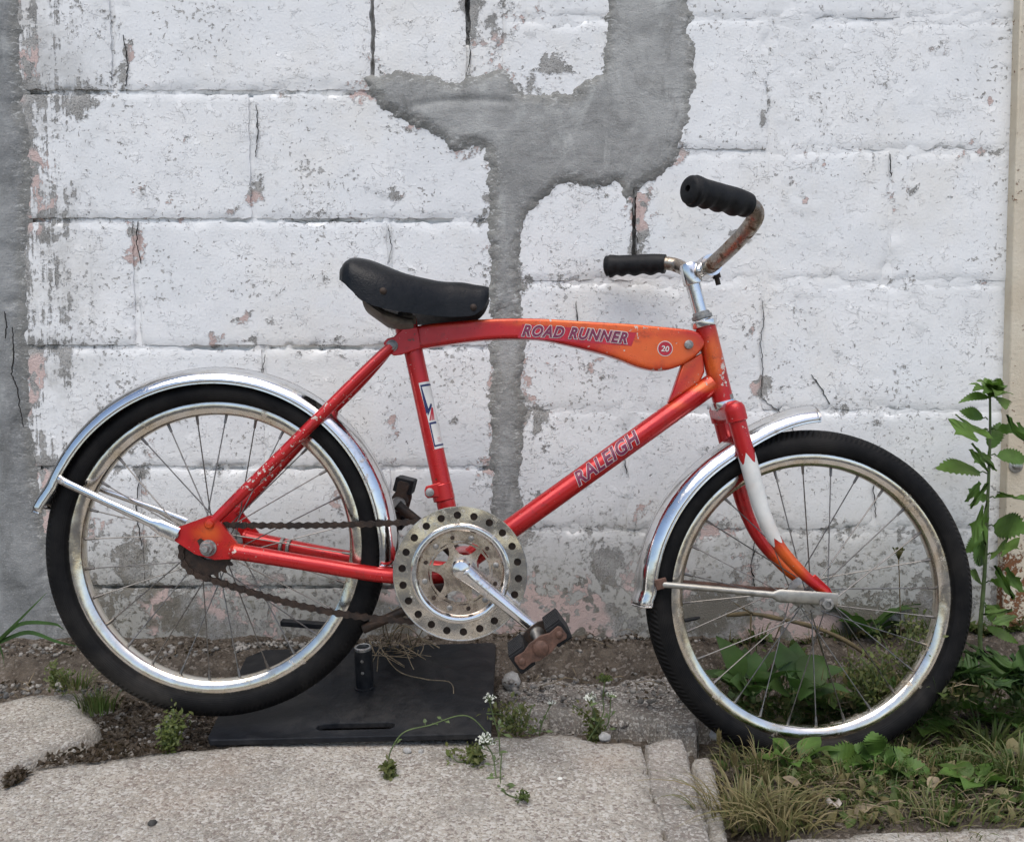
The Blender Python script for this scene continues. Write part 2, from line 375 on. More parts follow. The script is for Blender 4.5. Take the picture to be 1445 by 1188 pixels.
def jitter_block(x0, x1, z0, z1, seed, gap):
    g = gap/2; x0 += g; x1 -= g; z0 += g; z1 -= g
    nx = max(3, int((x1 - x0)/.0075)); nz = max(3, int((z1 - z0)/.0075))
    tilt = (random.uniform(-.004, .004), random.uniform(-.006, .006)); proud = random.uniform(-.0012, .0012)
    mb = MB(); ed = []
    cx, cz = (x0 + x1)/2, (z0 + z1)/2
    for j in range(-1, nz + 2):
        for i in range(-1, nx + 2):
            ii = min(nx, max(0, i)); jj = min(nz, max(0, j)); u = ii/nx; w = jj/nz
            x = x0 + (x1 - x0)*u; z = z0 + (z1 - z0)*w
            d = min(x - x0, x1 - x, z - z0, z1 - z)
            k = sstep(.02, 0, d)
            jx = fbm((x*60, seed, z*60))*.0030*k; jz = fbm((x*60, seed + 9, z*60))*.0030*k
            y = WY - proud - tilt[0]*(x - cx) - tilt[1]*(z - cz) + .0016*sstep(.0045, 0, d)*(1 + fbm((x*50, seed, z*50)))
            y += .0007*fbm((x*14, seed, z*14))
            # knocked-off corners and edges
            n = fbm((x*22, 3.3, z*22)); y += .0035*sstep(.25, .75, n)*sstep(.02, .0, d)
            if i != ii or j != jj: y += .02
            mb.v.append(V((x + jx, y, z + jz))); ed.append(sstep(.030, .0, d))
    N = nx + 3
    for j in range(nz + 2):
        for i in range(nx + 2):
            a = j*N + i; mb.f.append((a, a + 1, a + N + 1, a + N))
    me = mb.mesh('block', M['paint'], True, V((0, WY, 0)), 70); setattr_f(me, 'edge', ed); setattr_f(me, 'spot', [spot_val(p.x, p.z) for p in mb.v])
    return me
BL = .355*1.0
def rows(rws, heads, xa, xb, side):
    for r in range(len(rws) - 1):
        zt = wall_pt(722, rws[r]).z; zb = wall_pt(722, rws[r+1]).z
        pitch = 355*PXM; h0 = wall_pt(heads[r][0], 500).x
        k0 = math.floor((xa - h0)/pitch); xs = [xa]
        k = k0 + 1
        while h0 + k*pitch < xb - .02:
            x = h0 + k*pitch
            if x > xa + .02: xs.append(x)
            k += 1
        if side == 'l' and r == 1:
            xs = [x for x in xs if abs(x - wall_pt(660, 50).x) > .12]; xs = sorted(set(xs + [wall_pt(660, 50).x]))
        xs.append(xb)
        for i, (a, b) in enumerate(zip(xs, xs[1:])):
            gap = .0065 if side == 'r' else .0085
            me = jitter_block(a, b, zb, zt, random.random()*50, gap)
            link('block', me, wall)
rows(rows_l, heads_l, wall_pt(-260, 300).x, SEAM, 'l'); rows(rows_r, heads_r, SEAM, X_RIGHT, 'r')
# mortar between the blocks: one rough sheet slightly behind the block faces, open where the joint has fallen out
open_joints = [(527, -60, 527, 103, .0026), (893, 268, 893, 382, .0022), (660, -20, 660, 60, .003)]
JL = [wall_pt(722, r_).z for r_ in rows_l]
mb = MB(); ed = []
xs = [wall_pt(-260, 300).x + i*.006 for i in range(int((X_RIGHT - wall_pt(-260, 300).x)/.006) + 1)]; z0m, z1m = -.12, wall_pt(722, -230).z
zs = [z0m + i*.006 for i in range(int((z1m - z0m)/.006) + 1)]
for z in zs:
    for x in xs:
        rec = .0024 + (.0022 if x < SEAM else -.0004)
        y = WY + rec + .0018*fbm((x*28, 7, z*28)) + .0018*fbm((x*7, 2, z*7))
        for (ax, ay, bx, by, w) in open_joints:
            a, b = wall_pt(ax, ay), wall_pt(bx, by)
            if abs(x - a.x) < .0075 and b.z < z < a.z: y += .03
        if x < SEAM:
            for zj in JL:
                if -.0065 < z - zj < .0015: y += .012*sstep(-.12, .30, fbm((x*5, zj*9, 3)) + .5*fbm((x*40, zj, 8)))
        mb.v.append(V((x, y, z))); ed.append(1.0)
N = len(xs)
for j in range(len(zs) - 1):
    for i in range(N - 1):
        a = j*N + i; mb.f.append((a, a + 1, a + N + 1, a + N))
me = mb.mesh('mortar', M['joint'], True, V((0, WY, 0)), 80); setattr_f(me, 'edge', ed); setattr_f(me, 'spot', [spot_val(p.x, p.z) for p in mb.v]); link('mortar', me, wall)
# the body of the wall: core behind the blocks, upper wall and the stretch beyond the steel post
mb = MB().box((0, WY + .13, 1.1), (1,0,0), (0,1,0), (0,0,1), 3.2, .085, 1.25)
part('wall_core', mb, M['dark'], wall, False)
mb = MB().box((0, WY + .045, 1.35 + z1m/2), (1,0,0), (0,1,0), (0,0,1), 3.2, .05, 1.0 - (z1m/2 - .35))
me_t = part('upper_wall', mb, M['paint'], wall, False)
mb = MB().box((2.2, WY + .045, .2 + z1m/2 - .1), (1,0,0), (0,1,0), (0,0,1), 1.0, .05, z1m/2 + .19)
part('side_wall', mb, M['paint'], wall, False)

# hand-smeared cement: a sheet that dives into the wall at its ragged outline
def smear(name, polys, mat, thick, res, edge_w, ragged, seedz, parent, extra=None, soft=0):
    P2 = [[(wall_pt(*p).x, wall_pt(*p).z) for p in poly] for poly in polys]
    xs_ = [p[0] for q in P2 for p in q]; zs_ = [p[1] for q in P2 for p in q]
    x0, x1, z0, z1 = min(xs_) - .03, max(xs_) + .03, min(zs_) - .03, max(zs_) + .03
    nx, nz = int((x1 - x0)/res), int((z1 - z0)/res); vals = {}; mb = MB(); rim = []; idx = {}
    for j in range(nz + 1):
        for i in range(nx + 1):
            x, z = x0 + i*res, z0 + j*res
            s = max(sdf(x, z, q) for q in P2)
            s += ragged*(fbm((x*13, seedz, z*17), 1, 3)*.9 + fbm((x*48, seedz, z*60), 1, 3)*.40 + fbm((x*160, seedz, z*190), 1, 2)*.30)
            vals[i, j] = s
    for j in range(nz):
        for i in range(nx):
            if max(vals[i, j], vals[i+1, j], vals[i, j+1], vals[i+1, j+1]) > -.004:
                f = []
                for a, b in ((i, j), (i+1, j), (i+1, j+1), (i, j+1)):
                    if (a, b) not in idx:
                        x, z = x0 + a*res, z0 + b*res; s = vals[a, b]
                        h = -.0030 + .0030*sstep(-.004, .001, s) + .0016*sstep(.0, .006, s) + (thick - .0016)*sstep(.0, edge_w*2.2, s) - .0012*sstep(.02, .0, s)*abs(fbm((x*90, seedz + 3, z*120), 1, 2))*2 + thick*.35*fbm((x*9, seedz, z*9)) * sstep(0, edge_w*2, s) + .0009*fbm((x*60, seedz, z*35))
                        if extra: h += extra(x, z)
                        idx[a, b] = len(mb.v); mb.v.append(V((x, WY - h, z))); rim.append(sstep(.045, 0, s))
                    f.append(idx[a, b])
                mb.f.append(tuple(f))
    me = mb.mesh(name, mat, True, wpos(parent), 80); setattr_f(me, 'rim', rim)
    return link(name, me, parent)
def groove(x, z):
    # trowel ridge across the left arm of the patch
    a, b = wall_pt(580, 155), wall_pt(722, 136); t = (x - a.x)/(b.x - a.x)
    zc = wall_pt(580, 150).z + .010*sin(t*2.6)
    return -.0030*exp(-((z - zc)/.006)**2) if 0 < t < 1 else 0
smear('cement_patch', [patch], M['cement'], .0050, .0036, .010, .012, 4.0, wall, groove)
smear('cement_strip', [strip_p], M['cement'], .0040, .0036, .008, .009, 8.0, wall)
smear('cement_render', [pil], M['render'], .011, .0055, .022, .010, 15.0, wall)

CRACKS = [[(1075,425),(1078,450),(1073,480),(1076,520),(1073,560),(1090,574),(1112,590),(1121,612)],[(1145,528),(1158,548),(1171,570)],[(362,148),(364,190),(361,222)],[(174,50),(181,92),(178,122)],[(662,55),(664,80),(658,106)],
          [(812,425),(815,452),(813,470)],[(1075,170),(1073,195),(1076,212)],[(895,262),(892,300),(899,340),(893,380)],[(195,312),(193,345),(199,372)],[(548,318),(553,350),(549,372)],[(880,640),(884,668)],[(1235,640),(1232,690),(1236,730)],[(1065,760),(1060,800),(1068,838)],
          [(374,500),(371,530),(375,565)],[(197,670),(192,720),(200,770)],[(1255,218),(1257,250)]]
def crack(pts, y, w0):
    mb = MB(); q = []
    P_ = [wall_pt(*p) for p in pts]; n = 0
    for a, b in zip(P_, P_[1:]):
        k = max(2, int((b - a).length/.004))
        for i in range(k): q.append(a.lerp(b, i/k))
    q.append(P_[-1])
    for i, p in enumerate(q):
        t_ = (q[min(i+1, len(q)-1)] - q[max(i-1, 0)]).normalized(); sd = V((t_.z, 0, -t_.x)); j_ = .0022*fbm((p.x*130, 2, p.z*130)); w_ = w0*(.25 + .9*abs(fbm((p.x*45, 9, p.z*45), 1, 3)))*sin(pi*(i + .6)/(len(q) + .2))**.4
        c = V((p.x, y, p.z)) + sd*j_; mb.v += [c - sd*w_, c + V((0, .003, 0)), c + sd*w_]
    for i in range(len(q) - 1): a = i*3; mb.f += [(a, a+1, a+4, a+3), (a+1, a+2, a+5, a+4)]
    return mb
for c_ in CRACKS: part('crack', crack(c_, WY - .0020, .0013), M['dark'], wall, False)
for c_ in ([(12,440),(15,462),(13,478)],[(23,462),(25,500),(22,528),(30,548),(34,580),(38,602)]): part('crack', crack(c_, WY - .0125, .0013), M['dark'], wall, False)

# ================================================================== ground
M['pave'] = pave_mat('exposed_aggregate'); M['pave2'] = pave_mat('stained_aggregate', (.33, .30, .265), .25)
M['rubble'] = pave_mat('broken_footing', (.20, .185, .165)); M['soil'] = soil_mat('soil')
t = NT('yard_ground'); P = t.P(); M['yard'] = t.out(t.mix(t.ramp(t.noise(P, 1.5, 6), .3, .7), (.045, .044, .042), (.075, .073, .07)), .95, None, t.bump(t.noise(P, 90, 6), .004))
mb = MB(); S_ = 150
mb.add([(-S_, -S_, -.115), (S_, -S_, -.115), (S_, S_, -.115), (-S_, S_, -.115)], [(0, 1, 2, 3)])
link('ground', mb.mesh('ground', M['yard'], False), kind='structure')

FZ = -.052                                       # soil level under the front wheel
def soil_h(x, y):
    k = sstep(1.30, 1.50, y)
    xr = sstep(.02, .28, x)
    base = (-.034)*(1 - xr) + (FZ - .008)*xr
    top = .034 + .0*x
    h = base + (top - base)*k
    h = h + .010*fbm((x*9, y*9, 1)) + .006*fbm((x*30, y*30, 2)) + .004*fbm((x*90, y*90, 5))
    h += .012*sstep(1.44, 1.49, y)*fbm((x*11, 4, 4)) + .006*sstep(1.45, 1.5, y)*fbm((x*45, 4, 9))
    if x < -.42:
        k2 = sstep(-.42, -.50, x); hl = -.024 + .054*sstep(1.31, 1.43, y) + .007*fbm((x*14, y*14, 3)) + .003*fbm((x*70, y*70, 3)); h = h + (hl - h)*k2
    if x > .26: h += .047*sstep(.27, .36, x)*sstep(1.205, 1.125, y) + .012*sstep(.62, .75, x)*sstep(1.2, 1.35, y)
    return h
mb = MB(); X0, X1, Y0, Y1, R_ = -1.9, 2.6, .86, WY + .03, .009
nx, ny = int((X1 - X0)/R_), int((Y1 - Y0)/R_)
for j in range(ny + 1):
    for i in range(nx + 1):
        x, y = X0 + i*R_, Y0 + j*R_
        z = soil_h(x, y)
        if y < .95: z = min(z, -.012)
        mb.v.append(V((x, y, z)))
for j in range(ny):
    for i in range(nx):
        a = j*(nx + 1) + i; mb.f.append((a, a + 1, a + nx + 2, a + nx + 1))
link('soil', mb.mesh('soil', M['soil'], True, sharp=80), kind='structure')

def slab(name, poly, mat, parent, z=0.0, thick=.085, res=.010, ragged=.007, seed=1.0, wob=.0018, chip=.0028):
    """concrete slab with a ragged broken outline: fine grid clipped by a noisy distance field, edges rolled down"""
    xs_ = [p[0] for p in poly]; ys_ = [p[1] for p in poly]
    x0, x1, y0, y1 = min(xs_) - .02, max(xs_) + .02, min(ys_) - .02, max(ys_) + .02
    nx, ny = int((x1 - x0)/res), int((y1 - y0)/res); val = {}; mb = MB(); rim = []; idx = {}
    for j in range(ny + 1):
        for i in range(nx + 1):
            x, y = x0 + i*res, y0 + j*res
            val[i, j] = sdf(x, y, poly) + ragged*(fbm((x*18, y*18, seed), 1, 4) + .5*fbm((x*70, y*70, seed)))
    for j in range(ny):
        for i in range(nx):
            if max(val[i, j], val[i+1, j], val[i, j+1], val[i+1, j+1]) > -.004:
                f = []
                for a, b in ((i, j), (i+1, j), (i+1, j+1), (i, j+1)):
                    if (a, b) not in idx:
                        x, y = x0 + a*res, y0 + b*res; s = val[a, b]
                        h = z + wob*fbm((x*5, y*5, seed)) - chip*sstep(.009, .0, s)*(.4 + .5*(1 + fbm((x*25, y*25, seed)))) - thick*sstep(.002, -.004, s) + .0008*fbm((x*60, y*60, seed))
                        idx[a, b] = len(mb.v); mb.v.append(V((x, y, h))); rim.append(sstep(.05, .0, s))
                    f.append(idx[a, b])
                mb.f.append(tuple(f))
    me = mb.mesh(name, mat, True, wpos(parent) if parent else None, 80); setattr_f(me, 'rim', rim)
    return link(name, me, parent)
def g2(*pts): return [tuple(onZ(px, py)[:2]) for px, py in pts]
main = g2((-330,1138),(-60,1122),(0,1106),(41,1082),(123,1072),(153,1067),(209,1060),(284,1055),(400,1040),(560,1030),(700,1036),(748,1037),(773,1032),(813,1036),(845,1042),(880,1043),(909,1050),(920,1090),(943,1165),(960,1230)) + [(.32, .70), (-1.9, .70)]
pav = link('pavement', None, kind='structure')
slab('slab', main, M['pave'], pav, seed=1.0)
slab('slab', g2((-330,1005),(0,993),(37,983),(71,978),(120,980),(130,1008),(148,1024),(112,1052),(50,1070),(0,1097),(-330,1134)), M['pave'], pav, z=.003, seed=2.0)
slab('slab', g2((908,1046),(940,1037),(968,1037),(973,1062),(990,1123),(1002,1166),(1016,1230),(952,1230),(934,1165),(911,1090)), M['pave2'], pav, z=-.002, seed=3.0, ragged=.002, chip=.0015, res=.006)
slab('slab', g2((973,1060),(1005,1056),(1014,1090),(1020,1130),(1032,1178),(1000,1178),(988,1118)), M['pave'], pav, z=-.008, seed=4.0, ragged=.003, chip=.0015, res=.006)
slab('slab', g2((1003,1182),(1060,1184),(1130,1174),(1250,1166),(1330,1164),(1445,1159),(1700,1150)) + [(1.55, .70), (.30, .70)], M['pave'], pav, z=-.003, seed=5.0)
# the open yard paving towards the viewer: slabs with joints
for k in range(1):
    for i in range(-2, 3):
        x0, x1 = i*1.75 - .875 + .2, i*1.75 + .875 + .19; y1 = .695 - k*1.5; y0 = y1 - .60
        mb = MB().box(((x0 + x1)/2, (y0 + y1)/2, -.05), (1,0,0), (0,1,0), (0,0,1), (x1 - x0)/2, (y1 - y0)/2, .05)
        part('slab', mb, M['pave'], pav, False)
# broken concrete footing behind the slab edge
foot = [tuple(onZ(px, py, -.012)[:2]) for px, py in ((702,958),(760,938),(860,930),(940,935),(985,955),(1010,1000),(985,1028),(930,1026),(880,1012),(820,1010),(760,1006),(704,1010))]
slab('footing', foot, M['rubble'], pav, z=-.010, seed=7.0, ragged=.022, wob=.014, res=.008, chip=.014)

# ------------------------------------------------------------------ steel door frame on the right
M['cream'] = None
t = NT('rusted_cream_paint'); P = t.P(); x, y, z = t.xyz(P)
n = t.noise(P, 40, 7, .72); m = t.noise(P, 140, 5, .7); lowr = t.ramp(z, .05, .45, 1, 0)
r = t.ramp(t.add(t.add(t.mul(n, .55), t.mul(m, .45)), t.mul(lowr, .11)), .585, .625)
c = t.mix(r, t.mix(t.ramp(t.noise(P, 9, 4), .3, .7), (.55, .47, .35), (.66, .60, .48)), t.mix(m, (.09, .035, .015), (.27, .12, .05)))
M['cream'] = t.out(c, t.mixf(r, .5, .9), None, t.bump(t.add(t.mul(r, -.6), m), .0015))
M['steel'] = plain('galvanised_steel', (.45, .45, .44), .38, .9, .25, 120)
dp = thing('steel_door_frame', (.93, WY, 0), 'cream painted steel door jamb speckled with rust at the end of the block wall', 'door frame')
a, b = wall_pt(1441, 100), wall_pt(1412, 920)
fy = WY - .020
tp, bt = onY(1446, -200, fy), onY(1413, 922, fy)
poly = [bt, bt + V((.115, 0, 0)), tp + V((.10, 0, 0)), tp]
mb = MB(); mb.prism([p + V((0, .03, 0)) for p in poly], (0, 1, 0), .06); part('jamb', mb, M['cream'], dp, True, bevel=.002)
mb = MB(); mb.prism([V((bt.x + .117, fy + .05, bt.z)), V((bt.x + .6, fy + .05, bt.z)), V((tp.x + .58, fy + .05, tp.z)), V((tp.x + .102, fy + .05, tp.z))], (0, 1, 0), .03); part('door_leaf', mb, M['cream'], dp, True, bevel=.002)
bc = onY(1433, 657, fy)
mb = MB(); mb.lathe([(.0125, 0), (.0125, .0015), (.0108, .0022)], bc, (0, -1, 0), 20); mb.lathe([(.0075, .002), (.0075, .0075), (.0055, .009), (.001, .0092)], bc, (0, -1, 0), 6); part('bolt', mb, M['steel'], dp)

# ================================================================== BICYCLE
LEAN, STEER, BAR_TURN = radians(5), radians(1.5), radians(4.5)
p_r = onY(308, 771, 1.20); p_f = onY(1148, 845, 1.222)
EX = V((p_f.x - p_r.x, p_f.y - p_r.y, 0)).normalized()
EZ = Matrix.Rotation(-LEAN, 3, EX) @ V((0, 0, 1)); EY = EZ.cross(EX)
def B(px, py, o=0.0): return on(px, py, p_r - EY*o, EY)             # point on the frame plane, o metres towards the near side
H1, H2 = B(977, 397), B(1020, 562); SU = (H1 - H2).normalized()     # steering axis
SF = (EX - SU*EX.dot(SU)).normalized(); SF = Matrix.Rotation(STEER, 3, SU) @ SF; SN = SU.cross(SF)
def S(px, py, o=0.0): return on(px, py, H2 - SN*o, SN)              # point on the turned fork plane
BF = Matrix.Rotation(BAR_TURN, 3, SU) @ SF; BN = SU.cross(BF)              # the bars sit a little askew in the stem
def SB(px, py, o=0.0): return on(px, py, H2 - BN*o, BN)
RT_, RIM = .2425, .209
p_f = S(1142, 840)
def proj(p):
    d = p - CAM; return W/2 + F*d.dot(RT)/d.dot(FW), H/2 - F*d.dot(UP)/d.dot(FW)

M['red'] = red_paint('candy_red_paint'); M['chrome'] = chrome('worn_chrome', rust=.10, rough=.13, gold=.25)
M['rimchrome'] = chrome('tarnished_rim', (.78, .75, .70), .04, .13, .70)
M['spider'] = chrome('tarnished_inner_ring', (.60, .50, .43), .22, .20, .5, 4.0)
M['fender'] = chrome('fender_chrome', (.80, .80, .81), .05, .09, .25)
M['brass'] = chrome('tarnished_chainwheel', (.86, .82, .75), .05, .10, .32, 7.0)
M['bar'] = chrome('rusted_bar', (.30, .265, .24), .55, .26, .5)
M['white'] = plain('white_decal', (.66, .66, .63), .5, 0, .10, 80, .0002, .55, (.45, .36, .30))
M['plum'] = plain('plum_lettering', (.17, .018, .06), .4, 0, .2, 200)
M['navy'] = plain('navy_lettering', (.012, .018, .09), .4, 0, .15, 200)
M['crimson'] = plain('crimson_decal', (.42, .012, .03), .38, 0, .2, 60)
M['hubsteel'] = plain('dull_steel', (.34, .335, .32), .42, .85, .4, 110, .0004, .45, (.13, .10, .075))
M['boltsteel'] = plain('grey_bolt', (.30, .295, .28), .5, .6, .4, 150, .0006, .4, (.14, .10, .07))
M['spoke'] = plain('spoke_wire', (.20, .19, .18), .4, .85, .3, 90, .0002, .4, (.16, .13, .10))
M['chain'] = rusty('rusty_chain', (.018, .012, .009), (.050, .029, .018), (.010, .008, .007), .3, .6)
M['rust'] = rusty('rusted_iron', (.070, .036, .024), (.14, .072, .050), (.045, .030, .024), .25, .55)
M['rubber'] = plain('black_rubber', (.011, .011, .012), .55, 0, .3, 120, .0006, .22, (.04, .038, .036), .22)
M['vinyl'] = plain('black_vinyl', (.005, .0055, .007), .40, 0, .3, 70, .0009, .15, (.03, .03, .031), .26)
M['under'] = plain('saddle_pan', (.13, .115, .095), .75, 0, .35, 70)
M['dull'] = plain('dull_grey_plate', (.34, .33, .30), .45, .8, .25, 70, .0004, .35, (.22, .17, .11))
t = NT('tyre_rubber'); oc = t.obj(); ox, oy, oz = t.xyz(oc); P = t.P()
ang = t.math('ARCTAN2', oz, ox); rr = t.n('VectorMath', {0: t.scale(oc, (1, 0, 1))}, operation='LENGTH', out=1)
tread = t.mul(t.ramp(rr, .2305, .2335, 0, 1), t.math('SINE', t.add(t.mul(ang, 190), t.mul(oy, 500))))
n = t.noise(P, 35, 6, .7); side = t.ramp(rr, .222, .232, 1, 0)
c = t.mix(t.ramp(n, .35, .7), (.0045, .0045, .005), (.010, .0095, .0095)); c = t.mix(t.mul(t.ramp(t.noise(P, 12, 5), .45, .7, 0, .45), t.add(.35, t.ramp(oz, -.12, -.25, 0, .9))), c, (.075, .067, .058))
rb = t.math('SINE', t.mul(rr, 2600))
M['tyre'] = t.out(c, .62, None, t.bump(t.add(t.add(tread, t.mul(n, .5)), t.mul(t.mul(rb, side), .15)), .0006), **{'Specular IOR Level': .14})

bike = thing('bicycle', p_r - EZ*RT_, 'rusty red child bicycle with chrome mudguards and black saddle leaning at the white wall', 'bicycle')
BO = wpos(bike)

FADE = [(925,495,80,30,1.0),(700,452,70,5,.55),(790,455,80,7,.9),(890,462,90,12,1.0),(640,459,60,4,.4),(1008,505,15,44,.9),(990,545,26,9,.9),
        (292,750,26,18,.75),(335,770,26,10,.35),(1115,793,30,34,1.0),(1160,834,16,10,.4),(955,572,22,8,.5),(985,525,10,25,.4),(1035,660,12,30,.3)]
WEAR = [(440,600,90,90,.55),(370,670,40,40,.75),(770,452,18,5,.9),(905,462,26,7,.9),(930,522,40,4,.6),(1021,522,5,28,1.4),(1000,541,20,8,.5),(1050,600,20,14,.5),(330,775,10,10,.7)]
def red(name, mb, parent, bevel=0, sharp=None, mat='red'):
    vs = list(mb.v); o = part(name, mb, M[mat], parent, True, sharp, bevel)
    fa, we = [], []
    for p in vs:
        x, y = proj(p)
        fa.append(max(w*exp(-((x-cx)/rx)**2 - ((y-cy)/ry)**2) for cx, cy, rx, ry, w in FADE))
        we.append(max(w*exp(-((x-cx)/rx)**2 - ((y-cy)/ry)**2) for cx, cy, rx, ry, w in WEAR))
    setattr_f(o.data, 'fade', fa); setattr_f(o.data, 'wear', we); return o
def seg(a, b, k=24): return [V(a).lerp(V(b), i/k) for i in range(k + 1)]

# ---- frame: head tube first, the other tubes hang under it as one welded frame
def lath_between(mb, a, b, prof, n=20):
    ax = (V(b) - V(a)); L = ax.length; return mb.lathe([(r, t_*L) for t_, r in prof], a, ax, n)
mb = MB(); mb.tube(seg(B(995.5, 462), B(1020.5, 566)), .0152, 24)
frame = red('frame', mb, bike)
mb = MB(); mb.tube(seg(B(577, 466), B(632, 722), 40), .0137, 24); seat_tube = red('seat_tube', mb, frame)
mb = MB(); mb.tube(seg(B(1006, 541), B(655, 793), 60), .0153, 24); down = red('down_tube', mb, frame)
mb = MB(); mb.lathe([(.023, -.034), (.0235, -.033), (.0235, .033), (.023, .034)], B(653, 797), EY, 28); red('bottom_bracket_shell', mb, frame)
# pressed top beam
topE = [(566,466),(585,462),(610,458),(640,455),(670,452.5),(700,451),(733,450.5),(766,451),(800,453),(831,455),(865,457),(897,459),(935,462.5),(960,465),(976,467.5),(985,472),(990,480)]
botE = [(566,492),(585,494),(610,490.5),(640,486),(670,482),(700,479.5),(733,479),(766,481),(798,487.5),(841,498),(871,507.5),(897,518),(923,523.5),(945,521.5),(966,512.5),(982,501),(991,490)]
BW = .0125
mb = MB(); rings = []
def dense(E_, k=4):
    q = spline([(x, y, 0) for x, y in E_], k); return [(p.x, p.y) for p in q]
tE, bE = dense(topE), dense(botE)
for (ax, ay), (bx, by) in zip(tE, bE):
    a, b = B(ax, ay), B(bx, by); r = min(.0042, (a - b).length*.45); d = (a - b).normalized(); ring = []
    hh = (a - b).length/2; c = (a + b)/2; prof = []
    for q, (sx, sy) in enumerate(((1, 1), (-1, 1), (-1, -1), (1, -1))):
        for k in range(4):
            th = pi/2*q + pi/2*k/3
            prof.append((sx*(BW - r) + r*cos(th), sy*(hh - r) + r*sin(th)))
        if q in (1, 3):      # flat sides get extra points so that the faded paint can vary across them
            sgn = -1 if q == 1 else 1
            for k in range(1, 6): prof.append((sgn*BW, (hh - r)*(1 - k/3.0)*(1 if q == 1 else -1)))
    # order the outline properly
    prof = []
    for k in range(5): th = pi/2*k/4; prof.append((BW - r + r*cos(th), hh - r + r*sin(th)))
    for k in range(5): th = pi/2 + pi/2*k/4; prof.append((-(BW - r) + r*cos(th), hh - r + r*sin(th)))
    for k in range(1, 7): prof.append((-BW, (hh - r)*(1 - 2*k/7)))
    for k in range(5): th = pi + pi/2*k/4; prof.append((-(BW - r) + r*cos(th), -(hh - r) + r*sin(th)))
    for k in range(5): th = 1.5*pi + pi/2*k/4; prof.append((BW - r + r*cos(th), -(hh - r) + r*sin(th)))
    for k in range(1, 7): prof.append((BW, (hh - r)*(-1 + 2*k/7)))
    rings.append([c + EY*u + d*w for u, w in prof])
mb.loft(rings); beam = red('top_tube', mb, frame, sharp=50)
# lug where the beam, the seat stays and the seat tube are bolted together
def px_poly(pts, o): return [B(x, y, o) for x, y in pts]
lug = [(541,484),(546,478),(556,475),(568,464),(590,461),(594,492),(580,496),(566,501),(556,502),(546,497)]
for o_ in (.0165, -.0165):
    mb = MB().prism(px_poly(lug, o_), EY, .0035); red('lug', mb, frame, bevel=.0015)
mb = MB().lathe([(.0165, -.003), (.0168, 0), (.0168, .016), (.0155, .0175)], B(574.5, 467), B(570, 440) - B(575, 467), 24); red('seat_collar', mb, frame)
def bolt(name, c, ax, r, h, mat, parent, n=6, washer=True):
    mb = MB()
    if washer: mb.lathe([(r*1.32, 0), (r*1.32, h*.22), (r*1.2, h*.3)], c, ax, 20)
    mb.lathe([(r, h*.2), (r, h*.85), (r*.82, h), (.0006, h*1.02)], c, ax, n)
    return part(name, mb, M[mat], parent)
NEAR = -EY
bolt('bolt', B(553, 488, .0185), NEAR, .0066, .006, 'boltsteel', frame, 16); bolt('bolt', B(971.5, 486.5, BW), NEAR, .0064, .0045, 'boltsteel', frame, 20, False)
# gusset plate between beam and down tube
mb = MB().prism(px_poly([(962,512),(990,498),(993,525),(986,540),(941,570),(947,556)], 0), EY, .016); red('gusset', mb, frame, bevel=.003)
# stays
def stay(name, pts, rad, k=14, flat=None): 
    mb = MB(); mb.tube(spline(pts, k), [lerp_tab(rad, i/(len(spline(pts, k)) - 1)) for i in range(len(spline(pts, k)))], 16); return red(name, mb, frame)
stay('seat_stay', [B(552,489,.018), B(500,539,.026), B(433,606,.036), B(297,740,.053)], [(0,.0075),(.1,.0082),(.9,.0082),(1,.007)])
stay('seat_stay', [B(549,492,-.018), B(510,537,-.028), B(440,608,-.040), B(334,722,-.053)], [(0,.0075),(.1,.0082),(.9,.0082),(1,.007)])
stay('chain_stay', [B(326,777,.053), B(352,781,.053), B(450,797,.045), B(553,812.5,.034), B(640,812,.014)], [(0,.009),(.08,.0115),(.4,.0108),(1,.0108)])
stay('chain_stay', [B(343,756,-.053), B(362,761,-.053), B(503,788,-.038), B(640,803,-.016)], [(0,.009),(.08,.0105),(1,.0100)])
drop = [(240,753),(244,746),(252,743.5),(296,727),(306,729),(313,739),(334,765),(335,776),(329,788),(303,789.5),(276,781.5),(246,762)]
slot = [(279,762),(284,759),(290,763),(300,770),(300,780),(290,779),(283,771)]
far = lambda p, o: p + EY*2*o
near_drop = px_poly(drop, .0555); mb = MB(); mb.prism(near_drop, EY, .0042)
c0 = B(292, 758, .0555); mb2 = MB()
# subdivide the plate so that the faded orange shows
bm_ = MB(); rp = []
for k in range(7):
    f = 1 - k/6*.999; rp.append([c0 + (p - c0)*f - EY*.0021 for p in near_drop])
bm_.loft([[p + EY*.0042 for p in near_drop]] + rp, cap=False)
bm_.f.append(tuple(range(len(near_drop))))
red('dropout', bm_, frame)
mb = MB().prism([far(p, .0555) for p in near_drop], EY, .0042); red('dropout', mb, frame)
mb = MB().prism([p - EY*.0027 for p in px_poly(slot, .0555)], EY, .0006); part('axle_slot', mb, M['chain'], frame, False)
mb = MB().lathe([(.0068, 0), (.0066, .002), (.005, .0038), (.001, .0045)], B(295.5, 739, .0578), NEAR, 20); red('rivet', mb, frame)
bolt('bolt', B(246.5, 753.5, .058), NEAR, .0062, .0035, 'boltsteel', frame, 18, False)
for q in (398, 408):
    c = B(q, 769 + (q - 398)*.2, -.045); ax = B(503,788,-.038) - B(362,761,-.053)
    mb = MB().lathe([(.0106, -.0022), (.0114, -.002), (.0114, .002), (.0106, .0022)], c, ax, 20); part('cable_clip', mb, M['boltsteel'], frame)
